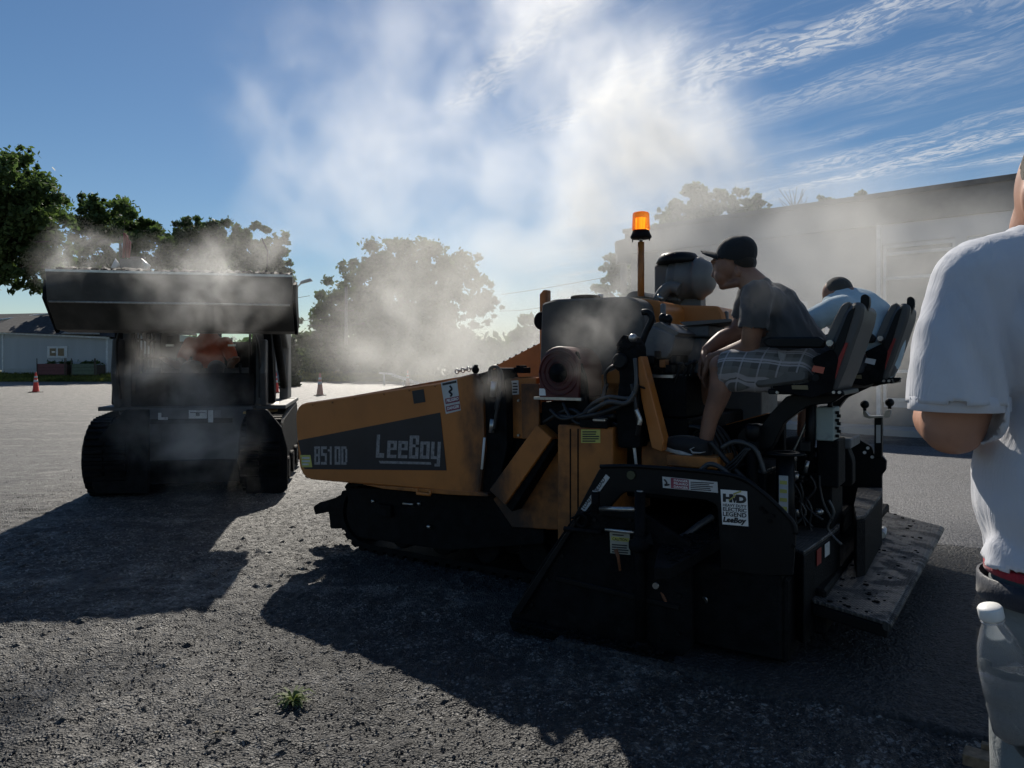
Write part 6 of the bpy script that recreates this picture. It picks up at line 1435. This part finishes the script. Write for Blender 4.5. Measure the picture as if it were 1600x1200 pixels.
    ct = grow_mesh('cap', [('e', q(1151, 396, HV), (.103, .083, .090)), ('e', q(1158, 392, HV), (.080, .074, .078)), ('c', q(1126, 401, HV - .045), .016, q(1126, 401, HV + .045), .016)], .006, CAPM, M, 4)
    c0 = q(1148, 408, HV); cut(ct, lambda c: c.z < c0.z - (c.x - c0.x)*.22 - .002)
    ct.modifiers.new('t', 'SOLIDIFY').thickness = .003
    rr = []
    for k in range(8):
        t = k/7; cx = q(1124 - 29*t, 396 - 8*t + 3*t*t, HV); w = .072*math.sqrt(max(.02, 1 - t*t*.94)); ring = []
        for j in range(11): a = (j/10 - .5)*2; ring.append(cx + Vector((.014*a*a, w*a, -.036*a*a*(1 - .35*t))))
        rr.append(ring)
    b = MB().rings(rr, False, True, False).build('cap_brim', CAPM, ct); b.modifiers.new('t', 'SOLIDIFY').thickness = .008
    MB().ball(q(1155, 369.5, HV), (.009, .009, .006), 10, 6).build('cap_button', CAPM, ct)
    # short dark hair below the cap and by the ears
    HA = fab('short_dark_hair', (.03, .025, .02), .9, wr=1.0)
    grow_mesh('hair', [('e', q(1166, 410, HV), (.050, .066, .052)), ('e', q(1152, 408, HV - .062), (.020, .008, .022)), ('e', q(1152, 408, HV + .062), (.020, .008, .022))], .006, HA, M, 3)
    # eyes
    for s in (-1, 1): MB().ball(q(1122.5, 418.8, HV + s*.030), .0095, 10, 7).build('eye', mat('eye', (.25,.22,.2), .2), body); MB().tube([q(1120, 414, HV + s*.018), q(1119.5, 412.5, HV + s*.03), q(1122, 413, HV + s*.045)], .0035, 6).build('eyebrow', HA, body)
    # phone-sized bulge of cloth at the hip pocket
    MB().hexa([q(1217, 562, HV - .21), q(1226, 566, HV - .21), q(1226, 566, HV - .19), q(1217, 562, HV - .19)], [q(1215, 547, HV - .21), q(1229, 552, HV - .21), q(1229, 552, HV - .19), q(1215, 547, HV - .19)]).build('pocket_flap', fab('pocket_cloth', (.3, .3, .3)), PL, .006)
    return M
seated_man()

# --- the man in the pale blue shirt, bent forward in the farther seat
def far_man():
    V = 1.17; base = pv(1345, 578, V); q = lambda x, y, v: pv(x, y, v) - base
    M = thing('person', pw(base.x, base.y, base.z), 'man in pale blue shirt bending forward in the farther operator seat', 'person', -PTH)
    pr = [('e', q(1307, 458, V), (.080, .076, .088)), ('c', q(1305, 470, V), .06, q(1298, 490, V), .055), ('c', q(1312, 468, V), .060, q(1330, 485, V), .075), ('e', q(1293, 480, V), (.05,.05,.05))]
    for s in (-1, 1): pr.append(('e', q(1304, 462, V + s*.078), (.018, .008, .03)))
    pr += [('t', [q(1325, 480, V), q(1350, 500, V), q(1362, 535, V), q(1355, 565, V)], [.12, .15, .155, .15])]
    for s in (-1, 1):
        pr += [('t', [q(1310, 482, V + s*.2), q(1275, 500, V + s*.2), q(1245, 520, V + s*.16), q(1205, 520, V + s*.1)], [.065, .05, .042, .028]),
               ('t', [q(1350, 572, V + s*.1), q(1300, 575, V + s*.15), q(1262, 580, V + s*.16)], [.10, .085, .06]), ('t', [q(1262, 580, V + s*.16), q(1262, 630, V + s*.16), q(1255, 680, V + s*.16)], [.058, .055, .035])]
        pr += hand(M, q(1205, 520, V + s*.1), (-1, 0, -.3), (0, 0, 1), (0, -s, 0), SKIN, 1.0, .6)
    grow_mesh('body', pr, .010, SKIN, M, 4)
    grow_mesh('hair', [('e', q(1310, 455, V), (.082, .080, .086))], .009, fab('cropped_grey_hair', (.06, .055, .05), .9, wr=1.0), M, 3)
    sh = [('t', [q(1318, 484, V), q(1345, 498, V), q(1362, 528, V), q(1358, 558, V)], [.135, .165, .172, .165])]
    for s in (-1, 1): sh += [('e', q(1312, 482, V + s*.13), (.10, .11, .075)), ('t', [q(1312, 482, V + s*.19), q(1290, 490, V + s*.21), q(1268, 502, V + s*.21)], [.078, .074, .068])]
    SHT = grow_mesh('t_shirt', sh, .011, fab('pale_blue_jersey', (.46, .58, .64), wr=.3), M, 5, folds(.016, f=9, seed=14))
    SHT.modifiers.new('t', 'SOLIDIFY').thickness = .003
    so = [('e', q(1353, 572, V), (.17, .19, .10))]
    for s in (-1, 1): so.append(('t', [q(1345, 576, V + s*.1), q(1300, 578, V + s*.15), q(1270, 582, V + s*.16)], [.115, .10, .085]))
    grow_mesh('trousers', so, .011, fab('grey_work_trousers', (.09, .085, .085)), M, 5, folds(.01, f=10, seed=15))
    for s in (-1, 1): a = q(1255, 690, V + s*.16); grow_mesh('shoe', [('t', [a, a + Vector((-.08, 0, -.02)), a + Vector((-.17, 0, -.03))], [.045, .045, .032])], .009, fab('dark_shoe', (.02,.02,.02)), M, 3)
far_man()

# --- the bystander in the white shirt, seen from behind at the right edge
def bystander():
    Y = 1.16; X = (1718 - CX)/F*Y; M = thing('person', (X, Y, 0), 'man in white t-shirt and grey jeans standing back to us at right edge', 'person')
    def q(px, py, dy=0.): p = at(px, py, Y + dy); return Vector((p.x - X, dy, p.z))
    cx = 0.0
    pr = [('e', (0, .05, 1.590), (.078, .098, .112)), ('e', (0, .105, 1.53), (.062, .06, .075)), ('c', (0, .03, 1.53), .064, (0, -.01, 1.44), .068)]
    for s in (-1, 1): pr += [('e', (s*.081, .042, 1.570), (.010, .020, .034)), ('e', (s*.085, .034, 1.580), (.007, .012, .022)), ('t', [(s*.05, -.005, 1.475), (s*.11, -.01, 1.445), (s*.17, 0, 1.42)], [.045, .045, .05])]
    pr += [('t', [(0, 0, 1.43), (0, .0, 1.33), (0, .01, 1.18), (0, .01, 1.03), (0, 0, .95)], [.11, .13, .125, .125, .13])]
    for s in (-1, 1):
        pr += [('e', (s*.10, 0, 1.36), (.072, .08, .10)), ('e', (s*.065, 0, .96), (.08, .10, .10))]
        pr += [('t', [(s*.185, .0, 1.41), (s*.208, .0, 1.29), (s*.215, .025, 1.20)], [.052, .050, .048]), ('t', [(s*.215, .025, 1.198), (s*.175, .13, 1.21), (s*.08, .235, 1.23)], [.046, .043, .028])]
        pr += hand(M, (s*.075, .24, 1.222), (-s*.9, .3, .15), (0, 1, .2), (0, 0, 1), SKIN2, 1.0, .7)
        pr += [('t', [(s*.065, 0, .90), (s*.07, .01, .68), (s*.085, .02, .48)], [.075, .068, .056]), ('t', [(s*.085, .02, .48), (s*.10, -.01, .30), (s*.12, -.005, .10)], [.054, .054, .036]), ('t', [(s*.12, -.02, .06), (s*.13, .12, .03)], [.04, .03])]
    body = grow_mesh('body', pr, .009, SKIN2, M, 5)
    HA = fab('cropped_hair', (.06, .045, .03), .9, wr=1.0)
    hr = grow_mesh('hair', [('e', (0, .03, 1.613), (.083, .100, .100)), ('e', (0, -.02, 1.565), (.066, .05, .075))], .008, HA, M, 4); cut(hr, lambda c: c.y > .08 and c.z < 1.625)
    # t-shirt: body, hanging hem, sleeves
    sh = [('t', [(0, -.005, 1.44), (0, .0, 1.36), (0, 0, 1.2), (0, .0, 1.06), (0, .0, .93)], [.118, .148, .146, .146, .158])]
    for s in (-1, 1):
        sh += [('e', (s*.095, 0, 1.36), (.105, .125, .13)), ('e', (s*.060, 0, 1.12), (.095, .14, .24)), ('t', [(s*.06, -.005, 1.480), (s*.12, -.008, 1.452), (s*.172, 0, 1.42)], [.052, .062, .074])]
        sh += [('t', [(s*.182, 0, 1.425), (s*.213, .0, 1.33), (s*.222, .0, 1.235)], [.074, .068, .066])]
    def fn(co, no):
        x, y, z = co[:,0], co[:,1], co[:,2]
        # long draped creases running down from the armpit and shoulder
        s1 = x + .30*(z - 1.2); w = np.exp(-((np.abs(x) - .17)/.09)**2)
        cre = (fbm(s1 + 3, z*.10 + 2, 22, 3, 41) - .5)*1.3 + (fbm(s1 + 1, z*.16, 46, 2, 44) - .5)*.55
        a = .011 + .030*w*np.clip((1.45 - z)/.15, 0, 1)
        big = (fbm(x*1.2 + z*.35, z*.35 + y*.4, 7, 3, 47) - .5)*.020
        hem = np.clip((1.10 - z)/.12, 0, 1)*((fbm(x + y*.8 + 4, z*.3, 12, 2, 49) - .5)*.03)
        return co + no*(cre*a + big + hem)[:, None]
    WH = bpy.data.materials.new('white_jersey'); t = NT(WH); c = t.coord('Object')
    n = t.bump(t.noise(c, 900, 2), .12, .0008); n = t.bump(t.noise(t.coord('Object', (1, 1, .3)), 22, 4, .6, .8), .45, .010, n)
    t.set(color=t.mix(t.ramp(t.noise(c, 5, 4), .35, .7), (.68, .70, .78), (.77, .79, .85)), rough=.9, sheen=.3, spec=.2, normal=n)
    tl = t.N.new('ShaderNodeBsdfTranslucent'); tl.inputs[0].default_value = (.8, .8, .8, 1); mx = t.N.new('ShaderNodeMixShader'); mx.inputs[0].default_value = .18; t.L.new(t.b.outputs[0], mx.inputs[1]); t.L.new(tl.outputs[0], mx.inputs[2]); t.L.new(mx.outputs[0], t.out.inputs[0])
    S_ = grow_mesh('t_shirt', sh, .0065, WH, M, 6, fn)
    cut(S_, lambda c: c.z < .975 + .008*math.sin(c.x*30) or (c.z < 1.241 and abs(c.x) > .188 and c.z > 1.10) or (c.z > 1.51))
    # turned hem: a thin band round the bottom and each cuff
    so = S_.modifiers.new('t', 'SOLIDIFY'); so.thickness = .004; so.offset = 1
    for s in (-1, 1): MB().rings([[(s*.222 + r_*math.cos(a), r_*math.sin(a) + .0, z) for a in [2*math.pi*k/30 for k in range(30)]] for z, r_ in ((1.226, .0685), (1.228, .0705), (1.248, .0700), (1.250, .0680))], False, True).build('sleeve_hem', WH, S_)
    # jeans, belt, red waistband
    JE = fab('washed_grey_denim', (.14, .165, .175), .9, var=.25, wr=.4)
    js = [('e', (0, 0, .93), (.158, .130, .10)), ('e', (0, -.02, .88), (.155, .13, .10))]
    for s in (-1, 1): js += [('t', [(s*.070, -.01, .90), (s*.072, .0, .70), (s*.085, .01, .48)], [.092, .086, .076]), ('t', [(s*.085, .01, .48), (s*.10, 0, .28), (s*.11, 0, .10)], [.077, .072, .075])]
    J = grow_mesh('jeans', js, .0075, JE, M, 5, folds(.016, f=9, seed=33)); cut(J, lambda c: c.z > .99 or c.z < .05)
    J.modifiers.new('t', 'SOLIDIFY').thickness = .003
    def band(name, z0, z1, g, m, par):
        MB().rings([[((.163 + g_)*math.cos(a), (.130 + g_)*math.sin(a), z) for a in [2*math.pi*k/40 for k in range(40)]] for z, g_ in ((z0, g), (z0 + .001, g + .004), (z1 - .001, g + .004), (z1, g))], False, True).build(name, m, par)
    band('belt', .925, .962, .006, fab('navy_belt', (.015, .02, .035), .5), J); band('red_waistband', .966, .982, -.004, fab('red_elastic', (.35, .02, .04), .7), M)
    for x in (-.128, -.05, .05): yy = -.134*math.sqrt(max(0, 1 - (x/.163)**2)) - .010; MB().box((x - .006, yy - .004, .918), (x + .006, yy + .002, .968)).build('belt_loop', JE, J, .002)
    # back pocket, a shell the bottle stands in
    PM = fab('dark_back_pocket', (.018, .028, .03), .9)
    pk = grow_mesh('side_pocket', [('t', [(-.168, -.062, .93), (-.158, -.060, .85), (-.125, -.05, .74)], [.047, .050, .045]), ('e', (-.10, -.08, .82), (.07, .05, .12))], .007, PM, J, 4, folds(.008, f=16, seed=51)); cut(pk, lambda c: c.z > .868 + .015*math.sin(c.x*40)); pk.modifiers.new('t', 'SOLIDIFY').thickness = .003
    for s in (-1, 1):
        sh_ = grow_mesh('shoe', [('t', [(s*.12, -.05, .05), (s*.125, .05, .05), (s*.13, .16, .04)], [.045, .048, .036])], .010, fab('work_boot', (.08, .05, .03)), M, 3)
    # bottle
    cw = Vector((.035, -.165, 0)); ax = Vector((-.26, -.06, 1)).normalized()
    top = at(1547, 952, Y - .075); Bt = thing('water_bottle', top - ax*.20, 'clear half full water bottle with white cap in the jeans pocket', 'bottle'); Bt.rotation_euler = ax.to_track_quat('Z', 'Y').to_euler()
    PL = bpy.data.materials.new('clear_plastic'); t = NT(PL); t.set(color=(.93, .96, 1), rough=.12, trans=.86, ior=1.2, normal=t.bump(t.noise(t.coord('Object', (1,1,.4)), 40, 2), .25, .004))
    pf = [(.004, .0), (.026, .002), (.032, .010), (.033, .05), (.031, .056), (.033, .062), (.033, .100), (.032, .118), (.027, .145), (.019, .168), (.0125, .182), (.0125, .196)]
    inn = [(max(.002, r - .0012), z + (.0012 if i == 0 else 0)) for i, (r, z) in enumerate(pf)]
    MB().lathe((0,0,0), pf, 36).build('bottle_shell', PL, Bt)
    WT = bpy.data.materials.new('water'); t = NT(WT); t.set(color=(.9, .95, 1), rough=.03, trans=.93, ior=1.25)
    MB().lathe((0,0,.003), [(.002, 0), (.024, .001), (.0305, .008), (.0312, .05), (.0300, .053), (.0312, .059), (.0312, .095), (.001, .0955)], 32).build('water', WT, Bt)
    MB().lathe((0,0,.186), [(.002, -.001), (.0155, 0), (.0165, .002), (.0165, .016), (.0145, .019), (.002, .0192)], 32).build('cap', mat('white_cap', (.8, .8, .78), .45, var=.02), Bt)
    MB().torus((0,0,.183), .0145, .0015).build('neck_ring', PL, Bt)
bystander()

# --- the loader's driver behind the glass, orange shirt
def driver():
    M = thing('person', LO + Matrix.Rotation(LA, 3, 'Z') @ Vector((0, .86, 1.18)), 'driver in orange red shirt inside the loader cab, under the raised bucket', 'person', LA)
    pr = [('e', (0, -.02, .56), (.078, .095, .115)), ('e', (0, -.105, .55), (.012, .022, .02)), ('c', (0, 0, .50), .055, (0, .02, .40), .06), ('t', [(0, .02, .36), (0, .02, .2), (0, 0, .06)], [.12, .15, .15])]
    for s in (-1, 1):
        pr += [('t', [(s*.19, 0, .36), (s*.26, -.06, .18), (s*.26, -.15, .08)], [.06, .05, .04]), ('t', [(s*.26, -.15, .08), (s*.30, -.28, .12), (s*.37, -.38, .16)], [.042, .038, .028]), ('t', [(s*.1, -.05, .04), (s*.14, -.35, .05), (s*.15, -.42, -.2)], [.09, .07, .05]), ('e', (s*.08, -.02, .56), (.01,.02,.03))]
        pr += hand(M, (s*.37, -.39, .16), (0, -1, .3), (0, 0, 1), (-s, 0, 0), SKIN2, .95, .9)
    grow_mesh('body', pr, .012, SKIN, M, 3)
    sh = [('t', [(0, .02, .37), (0, .02, .2), (0, 0, .05)], [.13, .17, .17])]
    for s in (-1, 1): sh += [('e', (s*.13, .02, .33), (.12, .11, .085)), ('t', [(s*.19, 0, .35), (s*.255, -.05, .20)], [.075, .068])]
    grow_mesh('shirt', sh, .012, fab('orange_red_shirt', (.50, .11, .05)), M, 5, folds(.012, f=9, seed=5))
    grow_mesh('trousers', [('t', [(s*.1, -.02, .04), (s*.14, -.35, .05), (s*.15, -.42, -.22)], [.11, .085, .07]) for s in (-1, 1)], .012, fab('dark_trousers', (.02, .02, .025)), M, 3)
    hr = grow_mesh('hair', [('e', (0, .0, .60), (.085, .10, .09))], .012, fab('dark_hair', (.02,.02,.02)), M, 3)
driver()
all_steam()
